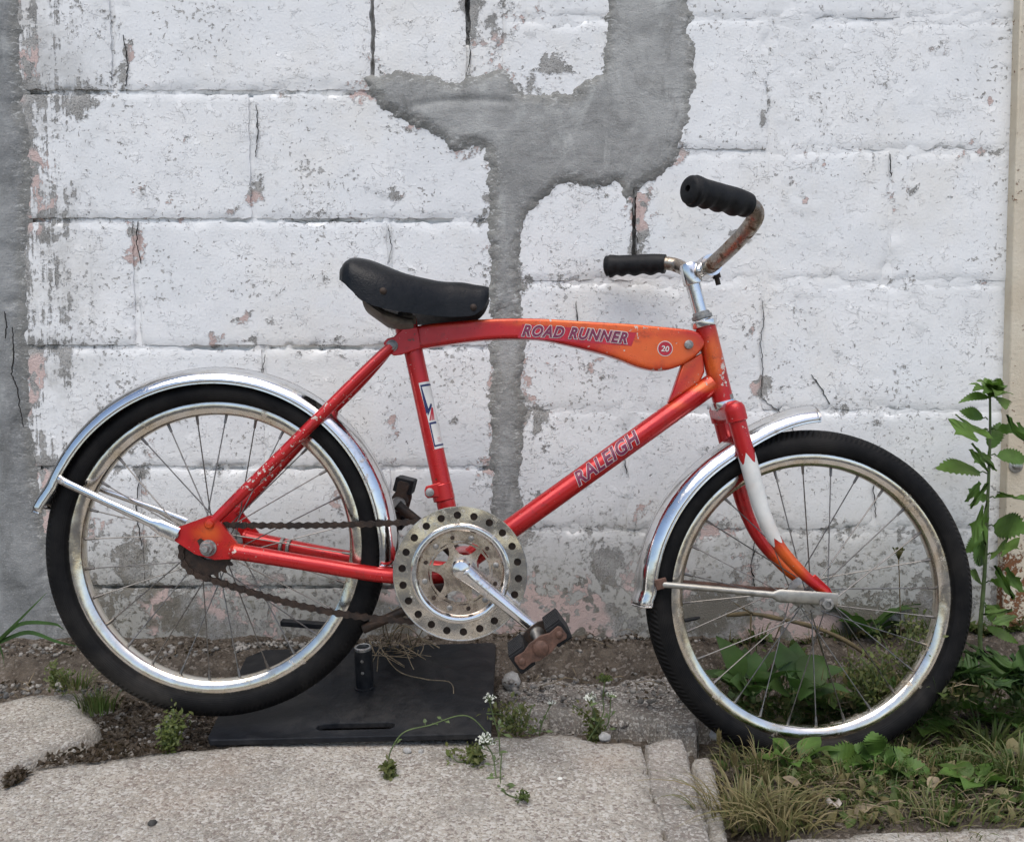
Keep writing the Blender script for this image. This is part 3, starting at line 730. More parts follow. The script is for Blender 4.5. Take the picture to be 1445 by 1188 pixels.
# band clamp low on the seat tube
sa = (B(632,722) - B(577,466)).normalized(); sc_ = B(624.5, 694)
mb = MB().lathe([(.0145, -.0125), (.0158, -.012), (.0158, .012), (.0145, .0125)], sc_, sa, 24)
mb.prism(px_poly([(599,692),(601,686),(622,680),(626,700),(604,703),(600,699)], .012), EY, .006); clamp = red('seat_tube_clamp', mb, frame, bevel=.001)
bolt('bolt', B(606.5, 694.5, .016), NEAR, .0062, .004, 'boltsteel', frame, 18, False)
# headset
ha = (H1 - H2).normalized()
def cup(name, px, py, prof, mat='chrome'):
    mb = MB().lathe(prof, B(px, py), ha, 28); return part(name, mb, M[mat], frame)
cup('headset_cup', 994, 461, [(.0150,-.002),(.0178,0),(.0185,.003),(.0185,.0075),(.0165,.0095),(.012,.010)])
cup('headset_nut', 991, 449, [(.012,-.002),(.0150,-.001),(.0150,.004),(.0128,.0048),(.0122,.009),(.0105,.0098)], 'boltsteel')
cup('headset_cup', 1021.5, 570, [(.0145,.006),(.0185,.0045),(.0192,.001),(.0192,-.004),(.017,-.006),(.012,-.0065)])

# ---- lettering
def text_polys(body, offset, shear, spacing=1.0):
    cu = bpy.data.curves.new('lettering', 'FONT'); cu.body = body; cu.offset = offset; cu.shear = shear; cu.space_character = spacing; cu.resolution_u = 3
    ob = bpy.data.objects.new('lettering', cu); COL.objects.link(ob); bpy.context.view_layer.update()
    me = bpy.data.meshes.new_from_object(ob.evaluated_get(bpy.context.evaluated_depsgraph_get())); bpy.data.objects.remove(ob)
    return me
def place_text(name, me, mat, parent, fn, cuts=6):
    """fn maps the glyph plane (x, y) to world"""
    bm = bmesh.new(); bm.from_mesh(me)
    ys = [v.co.y for v in bm.verts]; lo, hi = min(ys), max(ys)
    for k in range(1, cuts):
        bmesh.ops.bisect_plane(bm, geom=bm.verts[:] + bm.edges[:] + bm.faces[:], plane_co=(0, lo + (hi - lo)*k/cuts, 0), plane_no=(0, 1, 0))
    og = wpos(parent)
    for v in bm.verts: v.co = fn(v.co.x, v.co.y) - og
    bmesh.ops.recalc_face_normals(bm, faces=bm.faces)
    m2 = bpy.data.meshes.new(name); bm.to_mesh(m2); bm.free(); m2.materials.append(mat); return link(name, m2, parent)
def width(me): xs_ = [v.co.x for v in me.vertices]; return min(xs_), max(xs_)
def quad_on(fn, x0, y0, x1, y1, nx, ny):
    mb = MB()
    for j in range(ny + 1):
        for i in range(nx + 1): mb.v.append(fn(x0 + (x1-x0)*i/nx, y0 + (y1-y0)*j/ny))
    for j in range(ny):
        for i in range(nx): a = j*(nx+1) + i; mb.f.append((a, a+1, a+nx+2, a+nx+1))
    return mb
def on_beam(lift):
    a, b = B(736, 473.5, BW + lift), B(885, 484.5, BW + lift); L = (b - a).length; ex_ = (b - a).normalized(); ey_ = EY.cross(ex_).normalized()
    ey_ = ey_ if ey_.dot(EZ) > 0 else -ey_
    return a, ex_, ey_, L
m_in = text_polys('ROAD RUNNER', .040, .32, 1.14); m_out = text_polys('ROAD RUNNER', .080, .32, 1.14)
x0, x1 = width(m_in)
for me_, mt, lf in ((m_out, M['white'], .0006), (m_in, M['plum'], .0010)):
    a, ex_, ey_, L = on_beam(lf); k = L/(x1 - x0)
    place_text('lettering', me_, mt, beam, lambda x, y: a + ex_*((x - x0)*k) + ey_*(y*k*1.12 + .0018*sin(pi*(x - x0)/(x1 - x0))))
a, ex_, ey_, L = on_beam(.0002)
mb = quad_on(lambda u, w: a + ex_*(u*L) + ey_*w + ex_*(.004*(w/.014)), -.03, -.0035, 1.05, .0165, 12, 2); part('decal_film', mb, M['crimson'], beam, False)
# round badge with the number
bc_ = B(938.5, 492, BW)
for r_, lf, mt in ((.0112, .0003, 'white'), (.0101, .0006, 'crimson')):
    mb = MB().lathe([(r_, 0), (r_, lf), (.0005, lf + .00002)], bc_, NEAR, 36); part('badge_disc', mb, M[mt], beam, False)
m20 = text_polys('20', .02, .12); x0, x1 = width(m20); k = .0118/(x1 - x0); ux = (B(950,493.5,BW) - B(928,491,BW)).normalized(); uy = ux.cross(EY) if ux.cross(EY).dot(EZ) > 0 else -ux.cross(EY)
place_text('lettering', m20, M['white'], beam, lambda x, y: bc_ + NEAR*.0010 + ux*((x - (x0 + x1)/2)*k) + uy*((y - .36)*k))
# lettering wrapped round the down tube and badge round the seat tube
def on_tube(a, b, rad, lift, ang0):
    a, b = V(a), V(b); ax = (b - a).normalized(); view = (CAM - (a + b)/2); nn = (view - ax*view.dot(ax)).normalized(); side = nn.cross(ax)
    if side.dot(EZ) < 0: side = -side
    return lambda x, y: a + ax*x + (nn*cos(ang0 + y/rad) + side*sin(ang0 + y/rad))*(rad + lift)
dA, dB = B(1006, 541), B(655, 793)
def along(px): t_ = (1006 - px)/(1006 - 655); return dA.lerp(dB, t_)
tA, tB = along(811.5), along(900); Ld = (tB - tA).length
m_in = text_polys('RALEIGH', .032, .30, 1.08); m_out = text_polys('RALEIGH', .060, .30, 1.08); x0, x1 = width(m_in); k = Ld/(x1 - x0)
for me_, mt, lf in ((m_out, M['white'], .00035), (m_in, M['plum'], .0007)):
    fn = on_tube(tA, tB, .0153, lf, .18); place_text('lettering', me_, mt, down, lambda x, y: fn((x - x0)*k, (y - .35)*k*1.12), 12)
# seat tube badge: white field, navy border, red flash
sA, sB = B(577, 466), B(632, 722)
def stp(py): return sA.lerp(sB, (py - 466)/(722 - 466))
bA, bB = stp(541), stp(634); Lb = (bB - bA).length
def badge(poly, lift, mt):
    """poly in (s along tube 0..1, angle in radians, + towards the front of the bicycle)"""
    ax = (bB - bA).normalized(); view = CAM - bA; nn = (view - ax*view.dot(ax)).normalized(); side = nn.cross(ax); side = side if side.dot(EX) > 0 else -side
    (s0, s1) = min(p[0] for p in poly), max(p[0] for p in poly)
    bm = bmesh.new(); bm.faces.new([bm.verts.new((s, a_, 0)) for s, a_ in poly]); 
    for q in range(1, 14):
        y = -1.6 + q*.235; bmesh.ops.bisect_plane(bm, geom=bm.verts[:] + bm.edges[:] + bm.faces[:], plane_co=(0, y, 0), plane_no=(0, 1, 0))
    og = wpos(seat_tube)
    for v in bm.verts: v.co = bA + ax*(v.co.x*Lb) + (nn*cos(v.co.y) + side*sin(v.co.y))*(.0137 + lift) - og
    bmesh.ops.recalc_face_normals(bm, faces=bm.faces); m2 = bpy.data.meshes.new('badge'); bm.to_mesh(m2); bm.free(); m2.materials.append(M[mt]); link('badge', m2, seat_tube)
E1 = 1.75
badge([(0, -.18), (0, E1), (1, E1), (1, .02), (.55, -.02)], .0003, 'white')
for poly in ([(.035, -.06), (.035, E1), (.065, E1), (.065, .06), (.50, .06), (.36, .75), (.33, .75), (.33, .60), (.47, -.06)],
             [(.60, .02), (.60, .85), (.63, .85), (.63, .16), (.94, .16), (.94, E1), (.965, E1), (.965, .04)]): badge(poly, .0006, 'navy')
for k_ in range(3): badge([(.575, .10 + k_*.22), (.575, .24 + k_*.22), (.40, .70 + k_*.06), (.385, .62 + k_*.06)], .0006, 'crimson')
for k_ in range(3): badge([(.89 - k_*.025, .55), (.89 - k_*.025, .95), (.895 - k_*.025, .95), (.895 - k_*.025, .55)], .0008, 'crimson')

# ---- wheels
def wheel_empty(c, ax_x, ax_y, ax_z):
    o = bpy.data.objects.new('wheel', None); COL.objects.link(o); o.parent = bike; o.empty_display_size = .05
    m = Matrix((ax_x, ax_y, ax_z)).transposed().to_4x4(); m.translation = c - BO; o.matrix_basis = m; return o
n_w = 120
prof = []
for k in range(28):
    a_ = pi*(-.12) + (2*pi*(1 - .38))*k/27 if False else radians(-128 + 256*k/27)
    rr_ = .2215 + .0212*cos(a_)*(1.0 if cos(a_) > 0 else .95); yy = .0218*sin(a_)
    if abs(a_) < radians(42): rr_ += .0006*(k % 2)
    prof.append((rr_, yy))
mb = MB(); rings = [[V((r_*cos(2*pi*j/n_w), y_, r_*sin(2*pi*j/n_w))) for r_, y_ in prof] for j in range(n_w)]
mb.loft(rings, cap=False, closed=True); me_tyre = mb.mesh('tyre', M['tyre'], True, sharp=60)
rp_ = [(RIM,-.0135),(RIM+.0012,-.0128),(RIM+.0012,-.0112),(RIM-.004,-.0105),(RIM-.006,0),(RIM-.004,.0105),(RIM+.0012,.0112),(RIM+.0012,.0128),(RIM,.0135),
       (RIM-.008,.0130),(RIM-.0165,.0105),(RIM-.0185,.0075),(RIM-.0195,0),(RIM-.0185,-.0075),(RIM-.0165,-.0105),(RIM-.008,-.0130)]
mb = MB(); rings = [[V((r_*cos(2*pi*j/n_w), y_, r_*sin(2*pi*j/n_w))) for r_, y_ in rp_] for j in range(n_w)]
mb.loft(rings, cap=False, closed=True); me_rim = mb.mesh('rim', M['rimchrome'], True, sharp=45)
def hub_mesh(hw, fr):
    mb = MB(); mb.lathe([(.004,-hw-.012),(.0045,-hw-.012),(.0045,-hw),(.012,-hw),(.013,-hw+.006),(fr,-hw+.007),(fr,-hw+.0095),(.013,-hw+.012),(.0115,0),(.013,hw-.012),(fr,hw-.0095),(fr,hw-.007),(.013,hw-.006),(.012,hw),(.0045,hw),(.0045,hw+.012),(.004,hw+.012)], (0,0,0), (0,1,0), 28)
    return mb.mesh('hub', M['hubsteel'], True, sharp=30)
RS, RH = RIM - .018, .0185
ang_off = radians(48)
Ls = sqrt(RS**2 + RH**2 - 2*RS*RH*cos(ang_off) + .028**2)
mb = MB(); mb.tube([(0,0,0), (0,0,Ls)], .00092, 6); mb.tube([(0,0,Ls-.013), (0,0,Ls)], [.0018,.0022], 8); mb.lathe([(.0024,0),(.0024,.0012)], (0,0,Ls-.0014), (0,0,1), 8)
me_spoke = mb.mesh('spoke', M['spoke'], True)
def build_wheel(w, hw, fr, n_sp, ph):
    link('tyre', me_tyre, w); link('rim', me_rim, w); link('hub', hub_mesh(hw, fr), w)
    for k in range(n_sp):
        a_ = 2*pi*(k + .5)/n_sp + ph; side = 1 if k % 2 else -1; tw = 1 if (k//2) % 2 else -1
        h = a_ + tw*ang_off
        p0 = V((RH*cos(h), side*.028, RH*sin(h))); p1 = V((RS*cos(a_), 0, RS*sin(a_)))
        o = link('spoke', me_spoke, w); q = (p1 - p0).to_track_quat('Z', 'Y'); o.location = p0; o.rotation_mode = 'QUATERNION'; o.rotation_quaternion = q
wr = wheel_empty(p_r, EX, EY, EZ); build_wheel(wr, .040, .026, 28, .05)
wf = wheel_empty(p_f, SF, SN, SU); build_wheel(wf, .034, .023, 28, .13)
mb = MB().lathe([(.0022, 0), (.0030, .004), (.0026, .018), (.002, .024)], (.0, 0, 0), (0, 0, 1), 10)
for w, a_ in ((wf, radians(176)), ):
    o = link('valve', mb.mesh('valve', M['rubber'], True), w); o.location = V(((RIM-.019)*cos(a_), 0, (RIM-.019)*sin(a_))); o.rotation_mode = 'QUATERNION'; o.rotation_quaternion = V((-cos(a_), 0, -sin(a_))).to_track_quat('Z', 'Y')

# ---- mudguards
def mudguard(name, c, fx, fn_, fz, a0, a1, radf, k, flare=0.0):
    rings = []; m = 15
    for i in range(k + 1):
        t_ = i/k; a_ = radians(a0 + (a1 - a0)*t_); R0 = radf(a_, t_); wd_ = .0295
        fl = flare*sstep(.06, 0, t_)
        d = fx*cos(a_) + fz*sin(a_); ring = []
        for j in range(m):
            q = -pi/2*1.06 + pi*1.06*j/(m - 1); ridge = .0018*exp(-(q/.16)**2)
            ring.append(c + d*(R0 + .0205*cos(q) + ridge + fl) + fn_*(wd_*sin(q)))
        rings.append(ring)
    mb = MB(); b = 0
    for r_ in rings: mb.v += r_
    for i in range(k):
        for j in range(m - 1): a2 = i*m + j; mb.f.append((a2, a2 + 1, a2 + m + 1, a2 + m))
    o = part(name, mb, M['fender'], bike, True, 60)
    md = o.modifiers.new('thickness', 'SOLIDIFY'); md.thickness = .0011; md.offset = 0
    # rolled wire edge
    for j in (0, m - 1):
        eb = MB(); eb.tube([rings[i][j] for i in range(k + 1)], .0014, 6); part('rolled_edge', eb, M['fender'], o)
    eb = MB(); eb.tube(rings[0], .0014, 6); part('rolled_edge', eb, M['fender'], o)
    eb = MB(); eb.tube(rings[-1], .0014, 6); part('rolled_edge', eb, M['fender'], o)
    return o, rings
mg_r, rr1 = mudguard('mudguard', p_r, EX, EY, EZ, 168, -6, lambda a_, t_: .2365 + .003*sstep(.9, 1, t_), 90, .010)
mg_f, rr2 = mudguard('mudguard', p_f, SF, SN, SU, 167.5, 74, lambda a_, t_: .2365 + .022*sstep(.60, 1.05, t_)**1.2, 80, .006)
def flat_stay(name, pts, widths, thick, mat, parent, nrm):
    """strap: tube at one end pressed flat at the other"""
    mb = MB(); rings = []
    P_ = [V(p) for p in pts]
    for i, p in enumerate(P_):
        t_ = (P_[min(i+1, len(P_)-1)] - P_[max(i-1, 0)]).normalized(); s_ = t_.cross(nrm).normalized()
        w_, h_ = widths[i], thick[i]
        rings.append([p + s_*w_*cos(2*pi*j/14)*(1 if abs(cos(2*pi*j/14)) < .8 else 1) + nrm*h_*sin(2*pi*j/14) for j in range(14)])
    mb.loft(rings); return part(name, mb, M[mat], parent)
flat_stay('mudguard_stay', [B(82,675,.030), B(95,682,.034), B(150,708,.046), B(212,737,.056), B(226,744,.0605), B(250,755,.0605)], [.0056,.0058,.0058,.0062,.0100,.0100], [.002,.0042,.0042,.0036,.0016,.0016], 'chrome', bike, EY)
flat_stay('mudguard_stay', [B(112,678,-.030), B(150,693,-.046), B(225,720,-.056), B(262,738,-.0605)], [.0045,.0045,.0048,.0085], [.0040,.0045,.0040,.0016], 'chrome', bike, EY)
flat_stay('mudguard_stay', [S(931,824,.030), S(941,825,.032), S(1010,831,.044), S(1090,839,.054), S(1100,840.5,.0575), S(1182,846,.0575)], [.0052,.0045,.0045,.0048,.0092,.0092], [.0020,.0045,.0045,.0040,.0016,.0016], 'dull', bike, SN)
flat_stay('mudguard_stay', [S(962,822,-.030), S(1035,828,-.044), S(1060,831,-.054), S(1120,838,-.0555)], [.0045,.0045,.0045,.009], [.0040,.0045,.0040,.0016], 'rust', bike, SN)
mb = MB().box(S(933,823.5,.0315), SF, SN, SU, .0085, .002, .0075); part('stay_bracket', mb, M['rust'], bike, bevel=.001)

# ---- fork
def blade(pts, parent=None, name='fork'):
    q = spline(pts, 10); m = len(q)
    tab = [(0,.0125),(.35,.0120),(.62,.0098),(.85,.0078),(1,.0066)]
    mb = MB(); mb.tube(q, [lerp_tab(tab, i/(m-1)) for i in range(m)], 18, True); return mb, q
crown_c = S(1026, 588)
mb, qn = blade([S(1037,580,.037), S(1044,608,.037), S(1056,651,.038), S(1069,700,.039), S(1081,735,.040), S(1101,773,.041), S(1136,812,.043), S(1166,837,.045)])
fork = red('fork', mb, bike)
dn = lambda p, o: p + SN*2*o
offs = [.037,.037,.038,.039,.040,.041,.043,.045]
far_pts = [dn(p, o) for p, o in zip([S(1037,580,.037), S(1044,608,.037), S(1056,651,.038), S(1069,700,.039), S(1081,735,.040), S(1101,773,.041), S(1136,812,.043), S(1166,837,.045)], offs)]
mb, qf = blade(far_pts); red('fork_blade', mb, fork)
near_top, far_top = S(1037,580,.037), dn(S(1037,580,.037), .037)
mid_top = (near_top + far_top)/2
mb = MB(); mb.tube([near_top - SN*.004, near_top, mid_top, far_top, far_top + SN*.004], [.011,.0152,.0150,.0152,.011], 20, True); red('fork_crown', mb, fork)
for pt_ in (near_top, far_top):
    ax = (qn[6] - qn[0]).normalized(); mb = MB().lathe([(.006,-.0125),(.0118,-.0105),(.0148,-.005),(.0150,.0),(.0150,.014),(.0135,.0150)], pt_, ax, 24); red('fork_shoulder', mb, fork)
mb = MB().lathe([(.0145,0),(.0145,.03)], mid_top - SU*.006, SU, 24); part('steerer', mb, M['boltsteel'], fork)
# white painted panel with a zigzag edge on the near blade
def tube_shell(q, tab, lift, i0, i1, zig, view_half=radians(115)):
    mb = MB(); m = len(q); nn_ = 17; K = 26
    for i in range(K + 1):
        for j in range(nn_):
            a_ = -view_half + 2*view_half*j/(nn_-1)
            z_ = zig*abs(((j*3.0/(nn_-1)) % 1) - .5)*2
            s_ = (i0 + (i1 - i0)*i/K)*(m-1)
            if i < K/2: s_ += z_*(m-1)*(1 - 2*i/K)
            else: s_ += z_*.8*(m-1)*(2*i/K - 1)
            s_ = min(m - 1.001, max(0, s_)); k_ = int(s_); f = s_ - k_; p = q[k_].lerp(q[k_+1], f); t_ = (q[k_+1] - q[k_]).normalized()
            r_ = lerp_tab(tab, s_/(m-1)) + lift; vw = CAM - p; n1 = (vw - t_*vw.dot(t_)).normalized(); n2 = n1.cross(t_)
            mb.v.append(p + (n1*cos(a_) + n2*sin(a_))*r_)
    for i in range(K):
        for j in range(nn_-1): a2 = i*nn_ + j; mb.f.append((a2, a2+1, a2+nn_+1, a2+nn_))
    return mb
part('painted_panel', tube_shell(qn, [(0,.0125),(.35,.0120),(.62,.0098),(.85,.0078),(1,.0066)], .0004, .245, .655, .055), M['white'], fork)
mb = MB().prism([S(x, y, .047) for x, y in ((1143,815),(1150,810),(1171,830),(1177,843),(1172,852),(1163,848),(1156,836))], SN, .004); red('fork_end', mb, fork, bevel=.001)
mb = MB().prism([dn(S(x, y, .047), .047) for x, y in ((1143,815),(1150,810),(1171,830),(1177,843),(1172,852),(1163,848),(1156,836))], SN, .004); red('fork_end', mb, fork, bevel=.001)
axf = p_f
mb = MB(); cN = p_f - SN*.0592; mb.lathe([(.0105,0),(.0105,.0015)], cN, -SN, 20); mb.lathe([(.0085,.0015),(.0085,.0065),(.0075,.0075),(.0048,.0076),(.0048,.0045),(.0005,.0046)], cN, -SN, 6); part('axle_nut', mb, M['boltsteel'], bike)
mb = MB(); cN = B(294, 773, .0578); mb.lathe([(.0115,0),(.0115,.0018)], cN, NEAR, 20); mb.lathe([(.0098,.0018),(.0098,.0085),(.0085,.010),(.0052,.0101)], cN, NEAR, 6); mb.lathe([(.0048,.009),(.0048,.0155),(.004,.0165),(.0003,.0166)], cN, NEAR, 14); part('axle_nut', mb, M['boltsteel'], bike)
mb = MB(); cN = p_f + SN*.048; mb.lathe([(.0105,0),(.0105,.0015)], cN, SN, 20); mb.lathe([(.0085,.0015),(.0085,.0075)], cN, SN, 6); part('axle_nut', mb, M['boltsteel'], bike)
mb = MB(); cN = p_r + EY*.0580; mb.lathe([(.0105,0),(.0105,.0015)], cN, EY, 20); mb.lathe([(.0085,.0015),(.0085,.0075)], cN, EY, 6); part('axle_nut', mb, M['boltsteel'], bike)

# ---- stem, bars, grips
mb = MB(); mb.tube(seg(SB(992, 455), SB(975.5, 392), 6), .0106, 24)
stem = part('stem', mb, M['chrome'], bike)
mb = MB(); a_, b_ = SB(978.5, 402), SB(970.5, 371); mb.lathe([(.0115,0),(.0138,.001),(.0142,.004),(.0140,.028),(.0125,.0315),(.0005,.0325)], a_, b_ - a_, 28); part('stem_collar', mb, M['chrome'], stem)
cc = SB(998, 377.5)
mb = MB(); mb.tube([SB(972, 385), SB(983, 384), cc + SU*.000], [.0105, .0115, .0130], 18, True, [1.05, 1.15, 1.2]); part('stem_arm', mb, M['chrome'], stem)
mb = MB(); mb.lathe([(.0128,-.0185),(.0158,-.0185),(.0165,-.016),(.0165,.016),(.0158,.0185),(.0128,.0185)], cc, BN, 28); part('bar_clamp', mb, M['chrome'], stem)
mb = MB(); bd = (SB(1011,388) - SB(1006,400)).normalized(); mb.lathe([(.0062,-.004),(.0062,.004)], SB(1011,389), SU, 6); mb.lathe([(.0038,-.012),(.0038,.002)], SB(1011,391), SU, 12); mb.box(SB(1004,388), BF, BN, SU, .007, .008, .004); part('clamp_bolt', mb, M['chain'], stem)
sc2 = .87
near_pts = [(998,377.5,0),(1008,371,.035),(1036,345,.10),(1060,318,.155),(1066,301,.180),(1054,289,.195),(1012,277,.222),(976,267.5,.243)]
pn = [SB(x, y, o*sc2) for x, y, o in near_pts]; pfar = [p + BN*2*o*sc2 for p, (_, _, o) in zip(pn, near_pts)]
qb_n, qb_f = spline(pn, 10), spline(pfar, 10)
bars = MB(); bars.tube(list(reversed(qb_f)) + qb_n[1:], .0112, 20)
bar = part('handlebar', bars, M['bar'], bike)
def grip(q):
    # the last stretch of the bar path
    L = 0; pts = [q[-1]]
    for i in range(len(q) - 1, 0, -1):
        L += (q[i] - q[i-1]).length; pts.append(q[i-1])
        if L > .096: break
    pts = spline(list(reversed(pts)), 3); m = len(pts); mb = MB(); rings = []; n_ = 28
    pts[-1] = pts[-1] + (pts[-1] - pts[-2]).normalized()*.003
    for i, p in enumerate(pts):
        t_ = (pts[min(i+1, m-1)] - pts[max(i-1, 0)]).normalized(); dwn = (-SU + BF*.0); dwn = (dwn - t_*dwn.dot(t_)).normalized(); sd = t_.cross(dwn); s_ = i/(m-1)
        base = .0150 + .0012*sstep(.0, .25, s_) + .0016*sstep(.75, .95, s_); base *= sstep(-.25, .04, s_)*.25 + .75
        if s_ > .97: base *= .93
        ring = []
        for j in range(n_):
            a_ = 2*pi*j/n_; k_ = max(0, cos(a_))**1.5
            wave = .0017*k_*cos(s_*2*pi*4.2)*(1 if .08 < s_ < .97 else 0) + .0018*k_
            rib = .00015*(1 if i % 2 else -1)*max(0, -cos(a_))**2
            ring.append(p + (dwn*cos(a_) + sd*sin(a_))*(base + wave + rib))
        rings.append(ring)
    e = pts[-1]; t_ = (pts[-1] - pts[-2]).normalized()
    for r_, h in ((.0150, .002), (.011, .0036), (.0042, .0036), (.0040, -.008), (.0004, -.0082)):
        c_ = e + t_*h; rr_ = rings[m-1]; cen = sum(rr_, V((0,0,0)))/n_
        rings.append([c_ + (v - cen).normalized()*r_ for v in rr_])
    mb.loft(rings, cap=True); return mb
for q in (qb_n, qb_f): part('grip', grip(q), M['rubber'], bar, True, 50)

# ---- saddle
st = [ # px x, top y, bottom y, half width
 (489,394,402,.050),(493,381,408,.072),(500,373.5,414,.082),(510,371,424,.088),(530,374.5,440,.090),(552,382,447,.086),(575,389.5,450,.076),(600,395.5,452,.062),(625,399,453,.050),(650,400,453,.042),(670,403,449,.036),(683,405.5,438,.031),(690,407.5,424,.025)]
rings = []
for x, ty, by, hw in st:
    c = B(x, ty); b_ = B(x, by); hgt = (c - b_).length; up_ = (c - b_).normalized(); ring = []
    for j in range(25):
        a_ = pi*j/24; cx_ = cos(a_); sx_ = sin(a_)
        lat = hw*(abs(cx_)**.62)*(1 if cx_ > 0 else -1); z_ = hgt*(sx_**.55) if sx_ > 0 else 0
        sag = .004*exp(-(lat/(hw*.4))**2)*sstep(500, 560, x)*sstep(690, 640, x)
        ring.append(b_ + EY*lat + up_*(z_ - sag + .0014*fbm((x*.05, lat*40, j*.3))))
    for j in range(1, 8):
        lat = -hw*(1 - 2*j/8)*.97; ring.append(b_ + EY*lat + up_*(hgt*.30*(1 - (lat/hw)**2) + .002))
    rings.append(ring)
# smooth along the length
dr = []
for i in range(len(rings) - 1):
    for k_ in range(4):
        t_ = k_/4; dr.append([None]*len(rings[0]))
for j in range(len(rings[0])):
    sp_ = spline([r_[j] for r_ in rings], 4)
    for i in range(len(dr)): dr[i][j] = sp_[i]
dr.append(rings[-1])
mb = MB(); mb.loft(dr); saddle = part('saddle', mb, M['vinyl'], bike, True, 55)
pan = MB(); pr_pts = []
for x, by, hw, dz in ((520,432,.060,.004),(545,450,.055,.004),(570,458,.035,.004),(585,459,.022,.004)):
    c = B(x, by); pr_pts.append([c + EY*hw*cos(2*pi*j/20) + EZ*(.011*sin(2*pi*j/20)) for j in range(20)])
pan.loft(pr_pts); part('saddle_pan', pan, M['under'], saddle)
for x, y, o in ((540.5, 411, .0855), (668, 434, .0365)):
    nrm_ = NEAR + EZ*(-.05); mb = MB().lathe([(.0052, -.004), (.0050, .0008), (.0035, .0020), (.0004, .0024)], B(x, y, o), nrm_, 16); part('rivet', mb, M['chain'], saddle)
mb = MB(); mb.tube([B(575, 468), B(573, 452), B(571, 440)], .0105, 20); mb.box(B(574, 453), EX, EY, EZ, .014, .016, .006); part('seat_post', mb, M['under'], bike)
# piping seam round the saddle skirt
mb = MB(); mb.tube([dr[i][1] for i in range(len(dr))], .0013, 6); part('piping', mb, M['vinyl'], saddle)
mb = MB(); mb.tube([dr[3][j] for j in range(0, 25)], .0012, 6); part('piping', mb, M['vinyl'], saddle)

# ---- transmission
CH = .0445
ring_c = B(653, 797, .0) ; disc_c = B(649.7, 809, .060)
ax_disc = NEAR
d_off = (disc_c - ring_c).dot(NEAR); ring_axis = disc_c - NEAR*d_off
RX, RZ = EX, EZ
def holed_sector(mb, c, r0, r1, a0, a1, hole, N=16):
    """flat annular sector with a hole given as closed list of (u, v) in -1..1 sector units"""
    rm = (r0 + r1)/2
    def pt(u, v_): r_ = rm + v_*(r1 - r0)/2; a_ = (a0 + a1)/2 + u*(a1 - a0)/2; return c + RX*r_*cos(a_) + RZ*r_*sin(a_)
    outer = []
    for (u, v_) in hole:
        k_ = 1/max(abs(u), abs(v_)) if max(abs(u), abs(v_)) > 1e-6 else 1; outer.append((u*k_, v_*k_))
    # force the corners
    for cu, cv in ((1,1),(-1,1),(-1,-1),(1,-1)):
        i = min(range(len(outer)), key=lambda q: (outer[q][0]-cu)**2 + (outer[q][1]-cv)**2); outer[i] = (cu, cv)
    n_ = len(hole); b = len(mb.v); mb.v += [pt(*p) for p in hole] + [pt(*p) for p in outer]
    for i in range(n_): k_ = (i+1) % n_; mb.f.append((b+i, b+k_, b+n_+k_, b+n_+i))
def disc_part(name, mb, mat, parent, thick):
    bm = bmesh.new(); vs = [bm.verts.new(p) for p in mb.v]
    for f in mb.f: bm.faces.new([vs[i] for i in f])
    bmesh.ops.remove_doubles(bm, verts=bm.verts, dist=.00012); bmesh.ops.recalc_face_normals(bm, faces=bm.faces)
    ext = bmesh.ops.extrude_face_region(bm, geom=bm.faces[:]); bmesh.ops.translate(bm, verts=[g for g in ext['geom'] if isinstance(g, bmesh.types.BMVert)], vec=EY*thick)
    bmesh.ops.recalc_face_normals(bm, faces=bm.faces); bmesh.ops.translate(bm, verts=bm.verts, vec=-wpos(parent))
    me = bpy.data.meshes.new(name); bm.to_mesh(me); bm.free(); me.materials.append(M[mat]); return link(name, me, parent)
R_out = .0925; px1 = R_out/95.6
mb = MB(); nH = 22; r_in = 71*px1
cm = (R_out + r_in)/2
for k in range(nH):
    a0 = 2*pi*k/nH + .05; a1 = a0 + 2*pi/nH; hr = .0052; hw_ = cm*(pi/nH); hv = (R_out - r_in)/2
    hole = [(hr*cos(2*pi*j/16)/hw_, hr*sin(2*pi*j/16)/hv) for j in range(16)]
    holed_sector(mb, disc_c, r_in, R_out, a0, a1, hole)
guard = disc_part('chain_guard', mb, 'brass', bike, .0014)
mb = MB().lathe([(72*px1,-.0008),(71*px1,.0012),(69*px1,.0036),(66*px1,.0042),(63*px1,.0030),(61.5*px1,.0002),(60*px1,-.0020),(60*px1,-.0032),(62*px1,-.0012),(66*px1,.0026),(71*px1,-.0006)], disc_c, NEAR, 72, True); part('guard_ridge', mb, M['chrome'], guard)
mb = MB().lathe([(R_out-.0006,-.001),(R_out+.0006,-.001),(R_out+.0006,.001),(R_out-.0006,.001)], disc_c, NEAR, 90, True); part('guard_rim', mb, M['chrome'], guard)
in_c = disc_c - NEAR*.0035
mb = MB(); nW = 6
for k in range(nW):
    a0 = 2*pi*k/nW + radians(20) - pi/6; a1 = a0 + pi/3
    hole = [(-.42,-.55),(0,-.72),(.42,-.55),(.66,-.05),(.74,.45),(.40,.52),(0,.54),(-.40,.52),(-.74,.45),(-.66,-.05)]
    hole = [(u*1.1, v_*1.18) for u, v_ in reversed(hole)]
    holed_sector(mb, in_c, 24*px1, 46*px1, a0, a1, hole)
